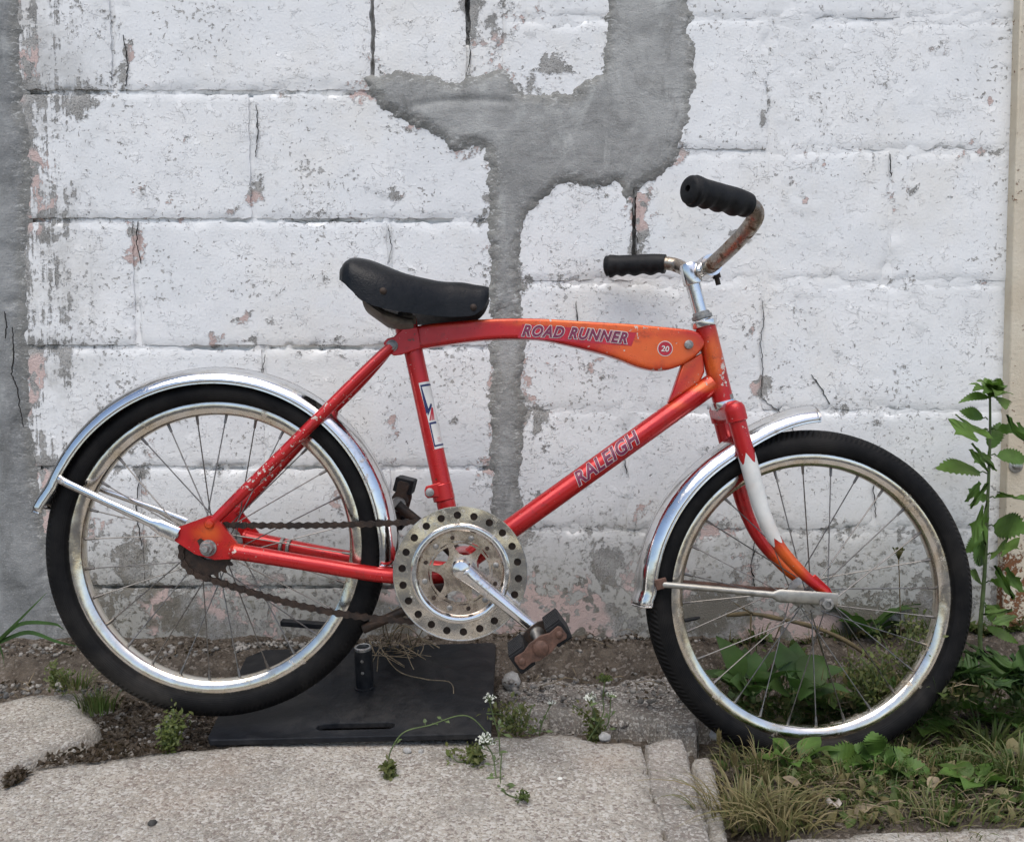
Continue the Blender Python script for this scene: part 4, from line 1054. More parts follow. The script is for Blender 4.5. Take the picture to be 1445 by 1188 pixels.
for k in range(36):
    a0, a1 = 2*pi*k/36, 2*pi*(k+1)/36
    q = [in_c + RX*r_*cos(a_) + RZ*r_*sin(a_) for r_, a_ in ((46*px1,a0),(46*px1,a1),(61*px1,a1),(61*px1,a0))]; mb.add(q, [(0,1,2,3)])
    q = [in_c + RX*r_*cos(a_) + RZ*r_*sin(a_) for r_, a_ in ((.008,a0),(.008,a1),(24*px1,a1),(24*px1,a0))]; mb.add(q, [(0,1,2,3)])
cring = disc_part('chainring', mb, 'spider', bike, .0022)
for k in range(12):
    a_ = 2*pi*k/12 + .22; c = in_c + (RX*cos(a_) + RZ*sin(a_))*52*px1 + NEAR*.0011
    mb = MB()
    if k % 2: mb.lathe([(.0030,0),(.0030,.0006),(.0004,.0007)], c, NEAR, 14); part('bolt_hole', mb, M['chain'], cring, False)
    else: mb.lathe([(.0042,0),(.0040,.0010),(.0028,.0020),(.0004,.0023)], c, NEAR, 16); part('rivet', mb, M['boltsteel'], cring)
# toothed rings
def gear(c, r0, r1, teeth, th_, hole):
    pts = []
    for k in range(teeth):
        for f, r_ in ((0, r0), (.22, r0), (.42, r1), (.58, r1), (.78, r0)):
            a_ = 2*pi*(k + f)/teeth; pts.append(c + EX*r_*cos(a_) + EZ*r_*sin(a_))
    n_ = len(pts); inn = [c + (p - c).normalized()*hole for p in pts]; mb = MB()
    for s_ in (1, -1):
        b = len(mb.v); mb.v += [p + EY*th_/2*s_ for p in pts] + [p + EY*th_/2*s_ for p in inn]
        for i in range(n_): k = (i+1) % n_; mb.f.append((b+i, b+k, b+n_+k, b+n_+i))
    for i in range(n_): k = (i+1) % n_; mb.f.append((i, k, 2*n_+k, 2*n_+i)); mb.f.append((n_+i, n_+k, 3*n_+k, 3*n_+i))
    return mb
spr_c = p_r + NEAR*CH; cw_c = ring_axis + NEAR*CH
RR, RF = .0363, .0730
part('sprocket', gear(spr_c, .0335, .0395, 18, .0025, .012), M['chain'], bike, False)
mb = MB().lathe([(.0640,-.0006),(.0880,-.0006),(.0880,.0006),(.0640,.0006)], ring_axis + NEAR*.0525, NEAR, 60, True); part('inner_guard', mb, M['chain'], cring, False)
part('toothed_ring', gear(cw_c, .0705, .0765, 36, .0025, 46*px1), M['chain'], cring, False)
# chain path: round the sprocket, sagging lower run, round the chainring
dvec = cw_c - spr_c; dx, dz = dvec.dot(EX), dvec.dot(EZ); base_a = atan2(dz, dx); D_ = sqrt(dx*dx + dz*dz)
al = math.asin((RF - RR)/D_)
path = []
def pt2(c, r_, a_): return V((c[0] + r_*cos(a_), c[1] + r_*sin(a_)))
ta = base_a + pi/2 + al; tb = base_a - pi/2 - al
for k in range(25): path.append(pt2((0,0), RR, ta + (tb + 2*pi - ta)*k/24))          # round the back of the sprocket
lo0, lo1 = path[-1], pt2((dx, dz), RF, tb)
for k in range(1, 40):
    t_ = k/40; p = lo0.lerp(lo1, t_); path.append(V((p.x, p.y - .016*sin(pi*t_))))
for k in range(41): path.append(pt2((dx, dz), RF, tb + (ta - tb)*k/40))
up0 = path[-1]; up1 = path[0]
for k in range(1, 40): t_ = k/40; p = up0.lerp(up1, t_); path.append(V((p.x, p.y - .004*sin(pi*t_))))
cl = [0]
for i in range(len(path)): cl.append(cl[-1] + (path[(i+1) % len(path)] - path[i]).length)
TOT = cl[-1]; NL = round(TOT/.0127/2)*2
def at_len(s_):
    s_ %= TOT
    for i in range(len(path)):
        if cl[i+1] >= s_: f = (s_ - cl[i])/max(1e-9, cl[i+1] - cl[i]); return path[i].lerp(path[(i+1) % len(path)], f)
def link_mesh(outer):
    mb = MB(); pitch = TOT/NL; r_ = .0048 if outer else .0043; yy = .0034 if outer else .0021
    for sgn in (-1, 1):
        pts = []
        for k in range(7): a_ = pi/2 + pi*k/6; pts.append(V((-pitch/2 + r_*cos(a_), sgn*yy, r_*sin(a_))))
        pts.append(V((0, sgn*yy, -r_*.62)))
        for k in range(7): a_ = -pi/2 + pi*k/6; pts.append(V((pitch/2 + r_*cos(a_), sgn*yy, r_*sin(a_))))
        pts.append(V((0, sgn*yy, r_*.62)))
        mb.prism(pts, (0,1,0), .0011)
    for s2 in (-1, 1): mb.lathe([(.0034 if not outer else .0022, -.0030 if not outer else -.0046), (.0034 if not outer else .0022, .0030 if not outer else .0046)], (s2*pitch/2, 0, 0), (0,1,0), 10)
    return mb.mesh('chain_link', M['chain'], True, sharp=30)
lm = (link_mesh(True), link_mesh(False))
chain = bpy.data.objects.new('chain', None); COL.objects.link(chain); chain.parent = bike; chain.location = spr_c - BO; chain.empty_display_size = .02
for k in range(NL):
    a2, b2 = at_len(k*TOT/NL), at_len((k+1)*TOT/NL); c2 = (a2 + b2)/2; d2 = (b2 - a2).normalized()
    X_ = EX*d2.x + EZ*d2.y; Z_ = EX*(-d2.y) + EZ*d2.x; Y_ = Z_.cross(X_)
    m = Matrix((X_, Y_, Z_)).transposed().to_4x4(); m.translation = EX*c2.x + EZ*c2.y
    o = link('chain_link', lm[k % 2], chain); o.matrix_basis = m
# cranks and pedals
cr0 = B(651, 803, .080); cr1 = B(757.5, 890, .088)
def crank(a_, b_, name):
    q = spline([a_, a_.lerp(b_, .12), a_.lerp(b_, .35), a_.lerp(b_, .7), a_.lerp(b_, .93), b_], 6); m = len(q)
    tab = [(0,.0105),(.10,.0135),(.3,.0105),(.6,.0078),(.9,.0078),(1,.0085)]
    mb = MB(); mb.tube(q, [lerp_tab(tab, i/(m-1)) for i in range(m)], 18, True, [.85]*m)
    sp = b_ - a_
    return mb
mb = crank(cr0, cr1, 'crank')
mb.lathe([(.0135,-.024),(.0145,-.016),(.0140,.002),(.0115,.0095),(.0006,.0125)], cr0 - NEAR*.0, NEAR, 26)
mb.lathe([(.0100,-.010),(.0112,-.006),(.0112,.006),(.0100,.010)], cr1, NEAR, 22)
part('crank_arm', mb, M['chrome'], bike)
cvec = cr1 - cr0; cvec = cvec - EY*cvec.dot(EY)
fc0 = ring_axis + EY*.070; fc1 = fc0 - cvec + EY*.008
mb = crank(fc0, fc1, 'crank'); mb.lathe([(.0135,-.03),(.0140,.010),(.0006,.0125)], fc0, EY, 22); part('crank_arm', mb, M['chain'], bike)
def pedal(c_in, out, dd):
    """c_in: inner spindle end, out: outward axis, dd: long direction across the pedal"""
    root = MB(); up_ = dd.cross(out).normalized()
    root.lathe([(.0105,.0),(.0120,.004),(.0085,.016),(.0065,.030),(.0065,.078),(.0085,.082)], c_in, out, 18)
    pd = part('pedal', root, M['hubsteel'], bike)
    for s_ in (-1, 1):
        mb = MB(); c = c_in + out*.046 + dd*(s_*.0285); hx, hy, hz = .0115, .034, .0125
        mb.box(c, dd, out, up_, hx, hy, hz)
        for k in range(9):
            for fz in (-1, 1): mb.box(c + out*(-hy + .0042 + k*(2*hy - .0084)/8) + up_*(fz*(hz + .0009)), dd, out, up_, hx*.97, .0022, .0014)
        part('rubber_block', mb, M['rubber'], pd, False, bevel=.0012)
    for h_ in (.083, .0095):
        mb = MB(); poly = []
        for u_, v_ in ((-.036,-.006),(-.033,-.0095),(-.020,-.0085),(-.009,-.0125),(.009,-.0125),(.020,-.0085),(.033,-.0095),(.036,-.006),(.036,.006),(.033,.0095),(.020,.0085),(.009,.0125),(-.009,.0125),(-.020,.0085),(-.033,.0095),(-.036,.006)):
            poly.append(c_in + out*h_ + dd*u_ + up_*v_)
        mb.prism(poly, out, .0035)
        if h_ > .05:
            mb.lathe([(.0105,.001),(.0100,.0045),(.006,.0062),(.0005,.0066)], c_in + out*h_, out, 20)
            for s_ in (-1, 1): mb.lathe([(.0048,.001),(.0046,.0035),(.002,.0045)], c_in + out*h_ + dd*s_*.0285, out, 12)
        part('end_plate', mb, M['rust'] if h_ > .05 else M['chain'], pd, True, bevel=.0008)
    return pd
dd = (B(797,897,.16) - B(738,940,.16)).normalized()
pedal(cr1 + NEAR*.004, NEAR, dd)
dd2 = (EX*.25 + EZ*.97).normalized(); pedal(fc1 + EY*.006, EY, dd2)
# prop stand leg folded back behind the chainwheel
mb = MB(); mb.tube([B(612,846,.018), B(570,862,.018), B(512,888,.016)], [.0075,.0072,.0066], 12); mb.box(B(618,838,.012), EX, EY, EZ, .013, .018, .012); part('prop_stand', mb, M['chain'], bike, bevel=.0015)

# ================================================================== DISPLAY STAND under the rear wheel
M['plate'] = plain('black_powder_coat', (.008, .0095, .013), .48, .0, .3, 45, .0006, .42, (.06, .055, .048), .25)
fl_, fr_ = onY(291, 1044, 1.135), onY(693, 1034, 1.135); br_ = onY(700, 906, 1.455); bl_ = onY(352, 917, 1.455)
stand = thing('display_stand', V((fl_.x + .19, 1.3, 0)), 'flat black steel base plate with slotted edge under the rear wheel', 'stand')
upn = (fr_ - fl_).cross(br_ - fr_).normalized()
# plate with a slot: grid strips built round the slot
def Pq(u, v_): return fl_.lerp(fr_, u).lerp(bl_.lerp(br_, u), v_)
outer = [Pq(u, v_) for u, v_ in ((.0,.03),(.012,0),(.985,0),(1,.02),(1,.97),(.985,1),(.06,1),(.0,.90))]
s0, s1 = onY(443, 1024, 1.17), onY(553, 1024, 1.17)
us, ue, vs_, ve_ = .375, .655, .062, .125
mb = MB(); hole = []
for k in range(9): a_ = -pi/2 + pi*k/8; hole.append((ue - .03 + .03*cos(a_), (vs_+ve_)/2 + (ve_-vs_)/2*sin(a_)))
for k in range(9): a_ = pi/2 + pi*k/8; hole.append((us + .03 + .03*cos(a_), (vs_+ve_)/2 + (ve_-vs_)/2*sin(a_)))
bm = bmesh.new()
ov = [bm.verts.new(p) for p in outer]; hv_ = [bm.verts.new(Pq(*h)) for h in hole]
es = [bm.edges.new((ov[i], ov[(i+1) % len(ov)])) for i in range(len(ov))] + [bm.edges.new((hv_[i], hv_[(i+1) % len(hv_)])) for i in range(len(hv_))]
bmesh.ops.triangle_fill(bm, edges=es, use_beauty=True)
ext = bmesh.ops.extrude_face_region(bm, geom=bm.faces[:])
bmesh.ops.translate(bm, verts=[g for g in ext['geom'] if isinstance(g, bmesh.types.BMVert)], vec=-upn*.009)
bmesh.ops.recalc_face_normals(bm, faces=bm.faces); bmesh.ops.translate(bm, verts=bm.verts, vec=-wpos(stand))
me = bpy.data.meshes.new('base_plate'); bm.to_mesh(me); bm.free(); me.materials.append(M['plate']); o = link('base_plate', me, stand)
md = o.modifiers.new('bevel', 'BEVEL'); md.width = .0014; md.segments = 2; md.limit_method = 'ANGLE'
for u, v_ in ((.05,.045),(.95,.045),(.95,.95),(.08,.93)):
    c = Pq(u, v_) - upn*.009; zt = c.z; mb = MB().lathe([(.0125, -zt - .001), (.0135, -zt + .004), (.0120, .001)] if zt < .05 else [(.0125,-.03),(.0120,.001)], c, (0,0,1), 18); part('foot', mb, M['rubber'], stand)
pc = Pq(.575, .50); pc = on(515, 969, Pq(0,0), upn)
mb = MB(); H_ = .066; mb.lathe([(.0165,0),(.0165,.0015),(.0145,.0025)], pc, upn, 24); mb.lathe([(.0138,.001),(.0138,H_-.006),(.0132,H_-.004)], pc, upn, 24); post = part('post', mb, M['plate'], stand)
mb = MB().lathe([(.0120,H_-.006),(.0132,H_-.005),(.0132,H_),(.0115,H_+.0012),(.0100,H_+.0005),(.0100,H_-.03)], pc, upn, 24, False); part('post_collar', mb, M['steel'], stand)
for z_ in (.028, .047):
    mb = MB().lathe([(.0026,0),(.0024,.001),(.0004,.0014)], pc + upn*z_ - V((0,.0137,0)), (0,-1,0), 10); part('set_screw', mb, M['boltsteel'], stand, False)
ba, bb_ = onY(397, 878, 1.40), onY(478, 884, 1.40)
mb = MB(); mb.box((ba + bb_)/2, (bb_ - ba).normalized(), (0,1,0), (0,0,1), (bb_ - ba).length/2, .008, .0045); mb.tube([bb_ - V((.012,0,0)), V((bb_.x - .012, 1.40, Pq(.4,.8).z - .004))], .006, 12); part('side_bar', mb, M['plate'], stand, True, bevel=.001)

# ================================================================== PLANTS, STONES, LITTER
M['weed'] = leaf_mat('weed_leaf', (.085, .165, .035)); M['dock'] = leaf_mat('dark_broad_leaf', (.045, .098, .026)); M['moss'] = leaf_mat('yellow_green_leaf', (.085, .115, .030), (.17, .125, .06), .3)
M['grass'] = leaf_mat('grass_blade', (.062, .115, .028), (.27, .20, .105), .22); M['straw'] = plain('dry_straw', (.21, .165, .105), .85, 0, .45, 60, .0003)
M['stem'] = plain('green_stem', (.085, .12, .04), .6, 0, .3, 60, .0003); M['twig'] = plain('brown_twig', (.12, .09, .045), .8, 0, .4, 50, .001)
M['petal'] = plain('white_petal', (.62, .63, .56), .6, 0, .1, 60, .0002); M['litter'] = leaf_mat('brown_leaf_litter', (.075, .055, .035), (.035, .026, .02), .5)
M['stone'] = plain('pale_stone', (.38, .37, .35), .9, 0, .3, 70, .003); M['darkstone'] = plain('dark_stone', (.05, .048, .045), .85, 0, .3, 70, .002)
R = random.Random(5)
def rv(a=1.0): return V((R.uniform(-a, a), R.uniform(-a, a), R.uniform(-a, a)))
class LB(MB):
    def __init__(s): super().__init__(); s.t = []
    def tint(s, v): s.t += [v]*(len(s.v) - len(s.t)); return s
    def done(s, name, mat, origin=None, smooth=True):
        s.tint(0.0); tv = list(s.t)
        me = bpy.data.meshes.new(name); o = V(origin) if origin is not None else V((0,0,0))
        me.from_pydata([v - o for v in s.v], [], s.f); me.materials.append(mat)
        if smooth: me.polygons.foreach_set('use_smooth', [True]*len(me.polygons))
        setattr_f(me, 'tint', tv); me.update(); return me
    def leaf(s, base, tip, nh, width, kind='lance', bend=.12, k=10, tint=0.0, fold=.25, twist=0.0):
        base, tip = V(base), V(tip); d = tip - base; L = d.length; d.normalize()
        nh = (V(nh) - d*V(nh).dot(d)).normalized(); sd = d.cross(nh).normalized(); b = len(s.v)
        if kind in ('tooth', 'lobe'): k = 22
        for i in range(k + 1):
            t_ = i/k
            if kind == 'lance': w_ = sin(pi*min(1, t_**.75))**.9
            elif kind == 'oval': w_ = sin(pi*t_**.8)**.6
            elif kind == 'tooth': w_ = (sin(pi*t_**.80)**.85)*(1.0 + .15*(1 if i % 2 else -1)*(t_ > .12)) if t_ < .97 else .02
            else: w_ = ((.62 + .38*sin(2*pi*t_*3.0 - .6))*sin(pi*min(1, t_**1.05))**.55 + (.10 if i % 3 == 0 else -.02)*(t_ > .2)*(t_ < .93))*(.45 + .8*sstep(0, .4, t_))
            w_ = max(0.02, w_)*width/2
            c = base + d*(L*t_) + nh*(bend*L*(sin(pi*t_*.75)) - bend*L*t_*.7)
            sd2 = (sd*cos(twist*t_) + nh*sin(twist*t_)); nn = d.cross(sd2)
            f = nh*(fold*sin(pi*min(1, t_ + .05))*width*.42)
            wav = nh*(width*.05*sin(t_*7 + L*90))
            fwd = d*(w_*.25 if kind in ('tooth', 'lobe') and i % 2 else 0)
            s.v += [c + sd2*w_ + f + wav + fwd, c, c - sd2*w_ + f - wav + fwd]
        for i in range(k):
            a = b + i*3; s.f += [(a, a+1, a+4, a+3), (a+1, a+2, a+5, a+4)]
        s.tint(tint); return s
    def blade(s, base, lean, L, w_, curl=.5, k=6, tint=0.0):
        base = V(base); lean = V(lean); h = V((lean.x, lean.y, 0)); sd = (h.cross(V((0,0,1))) if h.length > 1e-4 else V((1,0,0))).normalized(); b = len(s.v)
        sd = (sd + rv(.5)).normalized()
        for i in range(k + 1):
            t_ = i/k; p = base + V((0,0,1))*(L*t_*(1 - .45*curl*t_*t_)) + lean*(L*(t_*.35 + curl*t_*t_))
            ww = w_/2*(1 - t_**2.2) + .0001; s.v += [p + sd*ww, p - sd*ww]
        for i in range(k): a = b + i*2; s.f.append((a, a+1, a+3, a+2))
        s.tint(tint); return s
    def strand(s, pts, r_, tint=0.0, n=5):
        s.tube(pts, r_, n, True); s.tint(tint); return s
def gz(px, py, guess=0.0):
    """ground point of a pixel on the soil surface"""
    z = guess
    for _ in range(6):
        p = onZ(px, py, z); z = soil_h(p.x, min(max(p.y, Y0), Y1))
    p = onZ(px, py, z)
    if p.y > WY - .015: p = onY(px, py, WY - .015); p.z = soil_h(p.x, WY - .015)
    return p
VIEW = V((0, -1, .15))
def plant(name, base, label, cat, group=None): return thing(name, base, label, cat, group)
def addleaf(root, lb, mat, name='leaf'): return link(name, lb.done(name, mat, wpos(root)), root)

# ---- tall toothed weed by the door frame
D0 = 1.40
def T(px, py, d=0.0): return onY(px, py, D0 + d)
b0 = T(1384, 925); tall = plant('tall_weed', b0, 'tall upright weed with toothed green leaves growing beside the door frame', 'weed')
sp_ = spline([T(1384,930), T(1383,890), T(1387,840), T(1391,780), T(1394,700), T(1397,620), T(1397,552)], 6)
lb = LB(); lb.strand(sp_, [.0042 - .0024*i/(len(sp_)-1) for i in range(len(sp_))], 0, 8); link('stem', lb.done('stem', M['stem'], b0), tall)
TL = [((1393,668),(1327,662),.030,-.03),((1394,606),(1352,613),.042,-.04),((1394,592),(1357,581),.026,.02),((1398,606),(1450,614),.040,-.05),((1399,642),(1444,649),.030,.02),((1397,640),(1378,652),.040,-.03),
      ((1396,702),(1448,707),.040,-.04),((1396,707),(1369,692),.040,.01),((1394,742),(1447,746),.034,-.03),((1394,737),(1372,738),.046,-.05),((1391,747),(1365,777),.022,.0),((1393,783),(1433,775),.046,-.05),((1391,822),(1436,815),.044,-.05),((1388,826),(1368,808),.030,.02),((1387,850),(1420,880),.040,-.03),((1388,855),(1405,868),.034,.04),((1385,880),(1432,905),.012,-.02),((1394,640),(1410,600),.022,.03),((1392,790),(1375,776),.034,.02)]
for (a, b, w_, dz) in TL:
    lb = LB(); A_, B_ = T(*a), T(b[0], b[1], dz + R.uniform(-.03, .01)); m_ = A_.lerp(B_, .16)
    lb.strand([A_, A_.lerp(B_, .1) + V((0,0,.003)), m_], .0011)
    lb.leaf(m_, m_.lerp(B_, 1.12), VIEW + V((0,0,.35)) + rv(.5), w_*1.2*R.uniform(.75,1.2), 'lobe' if w_ > .035 else 'tooth', .10, tint=R.uniform(0, .12)); addleaf(tall, lb, M['weed'])
for tx, ty, dz, w_ in ((1366,543,-.02,.022),(1378,538,-.04,.024),(1390,533,.02,.022),(1411,534,-.03,.022),(1419,546,-.05,.026),(1430,557,0,.022),(1352,569,-.01,.018),(1420,578,-.05,.030),(1372,552,-.06,.022),(1400,540,-.07,.020),(1404,560,-.08,.024),(1386,556,-.07,.022)):
    lb = LB(); lb.leaf(T(1397,560), T(tx, ty, dz), V((0,-.6,1)) + rv(.3), w_, 'tooth', .22, tint=R.uniform(0,.1)); addleaf(tall, lb, M['weed'])

# ---- broad-leaved weeds inside and beside the front wheel
def rosette(name, base, label, n, Lr, wr_, mat, kind='oval', up=.5, tips=(), depth=None, cat='weed', group=None, tint=.1):
    base = V(base); r = plant(name, base, label, cat, group)
    lb = LB(); lb.strand([base - V((0,0,.006)), base + V((0,0,.012))], [.006, .004], 0, 7); link('crown', lb.done('crown', M['stem'], base), r)
    for (px, py, dd_, w_) in tips:
        tip = onY(px, py, base.y + dd_); lb = LB(); m_ = base.lerp(tip, .25) + V((0,0,.01)); lb.strand([base, m_], .0016)
        lb.leaf(m_, tip, V((0,-.8,.7)) + rv(.4), w_, kind, .12, 14, R.uniform(0, tint)); addleaf(r, lb, M[mat])
    for i in range(n):
        a_ = 2*pi*(i + R.random()*.7)/n; L = R.uniform(*Lr); el = R.uniform(up*.4, up)
        tip = base + V((cos(a_)*L, sin(a_)*L*.7, L*el)); lb = LB(); m_ = base.lerp(tip, .22) + V((0,0,L*.10)); lb.strand([base, m_], .0014)
        if tip.y > WY - .01: tip.y = WY - .012
        lb.leaf(m_, tip, V((0,0,1)) + rv(.5), R.uniform(*wr_), kind, .18, 14, R.uniform(0, tint), twist=R.uniform(-.5,.5)); addleaf(r, lb, M[mat])
    return r
rosette('dock_weed', gz(1062, 985), 'broad-leaved weed with one pointed leaf standing up at the left inside the front wheel', 9, (.06,.12), (.022,.032), 'dock', 'lance', .7, ((1011,897,.0,.036),(1066,918,.02,.034),(1030,962,-.03,.036),(1006,950,-.02,.030),(1092,950,-.01,.034)))
rosette('dock_weed', gz(1118, 985), 'broad-leaved weed with a wide leaf arching right inside the front wheel', 10, (.06,.12), (.024,.034), 'dock', 'lance', .6, ((1163,926,.02,.050),(1100,905,.04,.036),(1124,905,.05,.040),(1150,975,-.03,.036)))
rosette('dock_weed', gz(1175, 1010), 'low broad-leaved weed spreading under the hub of the front wheel', 10, (.04,.08), (.022,.036), 'dock', 'tooth', .5)
rosette('dock_weed', gz(1110, 1035), 'low dark weed behind the lowest spokes of the front wheel', 9, (.04,.07), (.018,.026), 'dock', 'lance', .55)
rosette('dock_weed', gz(1392, 975), 'dense dark green weed at the foot of the rusty door frame', 12, (.06,.11), (.040,.060), 'dock', 'lobe', .75, ((1360,940,-.02,.05),(1420,925,.0,.06),(1445,950,0,.05)))
rosette('dock_weed', gz(1435, 990), 'broad leafy weed at the sill of the steel door', 11, (.06,.11), (.040,.060), 'dock', 'lobe', .7)
rosette('dock_weed', gz(1345, 990), 'leafy weed beside the right edge of the front tyre', 9, (.04,.08), (.030,.045), 'dock', 'lobe', .6)
fz_ = V(gz(1236, 1092)); 
rosette('leafy_weed', fz_, 'bright green toothed weed growing in front of the front tyre', 9, (.04,.075), (.024,.036), 'weed', 'tooth', .5, ((1230,1031,.01,.034),(1168,1060,.02,.034),(1190,1082,-.01,.030),(1268,1090,-.02,.034),(1205,1050,.015,.026),(1280,1066,0,.028)))
rosette('leafy_weed', gz(1300, 1035), 'green weed with long leaves just right of the front tyre foot', 9, (.05,.09), (.022,.034), 'weed', 'lance', .6)
rosette('leafy_weed', gz(1415, 1030), 'fresh green weed below the dark leaves at the door frame', 11, (.06,.10), (.030,.045), 'weed', 'lobe', .6)
rosette('leafy_weed', gz(1375, 1110), 'low green weed near the right paving edge', 9, (.04,.07), (.020,.030), 'weed', 'lance', .45)
rosette('dock_weed', gz(1225, 945), 'dark broad-leaved weed against the wall foot right of the front hub', 10, (.06,.10), (.026,.036), 'dock', 'lance', .8)
rosette('dock_weed', gz(1290, 1000), 'dark leafy weed behind the right lower rim of the front wheel', 10, (.06,.10), (.028,.040), 'dock', 'lobe', .7)
rosette('dock_weed', gz(1040, 1020), 'dark weed with lying leaves behind the left lower rim of the front wheel', 9, (.05,.09), (.022,.032), 'dock', 'lance', .5)
rosette('leafy_weed', gz(1120, 1085), 'green weed with pointed leaves before the lowest point of the front tyre', 9, (.04,.07), (.020,.030), 'weed', 'lance', .7)
rosette('leafy_weed', gz(1150, 1000), 'bright green leaves low behind the spokes below the front hub', 8, (.05,.08), (.024,.034), 'weed', 'lance', .5)
# feathery yellow-green weeds
def feathery(name, base, label, h, rx, n, mat='moss', tint=.3, cat='weed'):
    base = V(base); r = plant(name, base, label, cat); st_ = LB(); fo = LB()
    for i in range(max(4, n//30)):
        a_ = R.uniform(0, 2*pi); top = base + V((cos(a_)*rx*R.random(), sin(a_)*rx*.5*R.random(), h*R.uniform(.5, 1)))
        if top.y > WY - .015: top.y = WY - .015
        q = spline([base, base.lerp(top, .5) + rv(.01), top], 6); st_.strand(q, .0009, 0, 5)
        for k in range(46):
            p = q[R.randrange(2, len(q))] + rv(rx*.24); d = rv(1).normalized(); L = R.uniform(.0035, .0105)
            if p.y > WY - .015: p.y = WY - .015
            fo.leaf(p, p + d*L, V((0,-.5,1)) + rv(.6), L*R.uniform(.35,.6), 'lance', .1, 4, R.uniform(0, tint))
    link('stem', st_.done('stem', M['stem'], base), r); link('foliage', fo.done('foliage', M[mat], base), r, kind='stuff'); return r
feathery('feathery_weed', gz(1285, 960), 'yellow-green feathery weed seen through the right side of the front wheel', .105, .075, 420)
feathery('feathery_weed', gz(1235, 985), 'mossy green weed low behind the spokes, right of the hub', .075, .065, 300)
feathery('clover_plant', onZ(240, 1058, .0), 'small round-leaved yellowish plant in front of the black base plate corner', .062, .036, 300, 'moss', .2, 'plant')
feathery('small_weed', gz(85, 975), 'small green weed on the soil beside the rear tyre', .040, .035, 160, 'moss', .35)
feathery('small_weed', onZ(550, 1094, 0), 'tiny tuft of weed on the paving below the slotted plate', .018, .016, 90, 'moss', .4)
feathery('small_weed', gz(925, 1020), 'little tuft on the broken footing by the front tyre', .026, .020, 90, 'moss', .4)
# dried flower head on a bare stem
b0 = onY(1272, 905, 1.46); r = plant('dried_umbel', b0, 'thin bare stem with a dried flower head behind the spokes', 'plant'); lb = LB()
lb.strand(spline([onY(1272,930,1.46), onY(1270,850,1.455), onY(1268,788,1.45)], 6), .0010); link('stem', lb.done('stem', M['twig'], b0), r); lb = LB()
for k in range(26):
    a_ = R.uniform(0, 2*pi); q = R.random(); tip = onY(1268, 788, 1.45) + V((cos(a_)*.011*q, sin(a_)*.008*q, .013 + .004*R.random())); lb.strand([onY(1268,790,1.45), tip], .0005, .5, 4)
    lb.leaf(tip, tip + V((cos(a_)*.003, sin(a_)*.002, .004)), rv(1), .003, 'oval', 0, 4, .4)
link('flower_head', lb.done('flower_head', M['moss'], b0), r)

# ---- white-flowered weeds in the joint between plate and slab
def umbel(name, base, mids, head, label, rad=.013, n=30, white=True, group=None):
    base, head = V(base), V(head); r = plant(name, base, label, 'flower', group); lb = LB()
    q = spline([base] + [V(m) for m in mids] + [head], 8); lb.strand(q, .0009)
    fl = LB()
    for k in range(n):
        d = rv(1); d.z = abs(d.z)*1.0 + .1; d.normalize(); p = head + d*rad*R.uniform(.5, 1.0); lb.strand([head, p], .0004, 0, 4)
        for m in range(4):
            e = rv(1).normalized()*.0024; fl.leaf(p, p + e, rv(1), .0022, 'oval', 0, 4, 0)
    for k in range(7):
        p = q[R.randrange(1, len(q)-6)]; e = p + V((R.uniform(-.022,.022), R.uniform(-.015,.01), R.uniform(-.004,.012))); lb.strand([p, e], .0005); lb.leaf(p.lerp(e,.4), e, V((0,-.4,1)), .005, 'lance', .1, 6, R.uniform(0,.5))
    link('stem', lb.done('stem', M['stem'], base), r); link('flower_head', fl.done('flower_head', M['petal'] if white else M['moss'], base), r); return r
yb = 1.12
umbel('white_flower', onY(706,1078,1.11), [onY(704,1040,1.11), onY(696,1010,1.11)], onY(691,990,1.11), 'white flower head leaning over the right edge of the black plate', .011, 22)
umbel('white_flower', onZ(700,1095), [onY(695,1065,1.08)], onY(686,1050,1.075), 'low bushy white flower head in front of the plate corner', .015, 46)
umbel('white_flower', onY(830,1045,1.19), [onY(842,1020,1.19)], onY(832,988,1.19), 'white flower head among green stems behind the slab edge', .012, 26)
umbel('white_flower', onY(838,1045,1.20), [onY(858,1020,1.2)], onY(862,984,1.2), 'small white flower head under the green seed head', .009, 14)
umbel('white_flower', onY(760,1042,1.19), [onY(765,1020,1.19)], onY(776,996,1.19), 'sparse small white flower between plate and footing', .009, 10)
umbel('seed_head', onY(826,1050,1.18), [onY(850,1010,1.18), onY(851,985,1.18)], onY(853,962,1.18), 'round pale green seed head on a thin stem above the slab joint', .013, 60, False)
umbel('trailing_weed', onY(700,1050,1.12), [onY(660,1010,1.12), onY(606,1023,1.09), onY(570,1033,1.07), onY(552,1058,1.07)], onY(548,1078,1.07), 'long thin weed stem trailing across the black plate to the paving', .006, 14, False)
umbel('trailing_weed', onY(708,1060,1.10), [onZ(706,1100), onZ(712,1118)], onZ(738,1128,.004), 'limp green weed lying on the paving below the plate corner', .012, 40, False)
feathery('small_weed', onY(722,1034,1.18), 'tangle of thin green weed at the right edge of the black plate', .055, .045, 210, 'moss', .5)
feathery('small_weed', onY(835,1042,1.20), 'green weed clump rooted at the slab edge under the white flowers', .050, .030, 180, 'moss', .3)
feathery('small_weed', onZ(668,1072), 'pale green weed sprawling in front of the plate', .022, .040, 150, 'moss', .3)
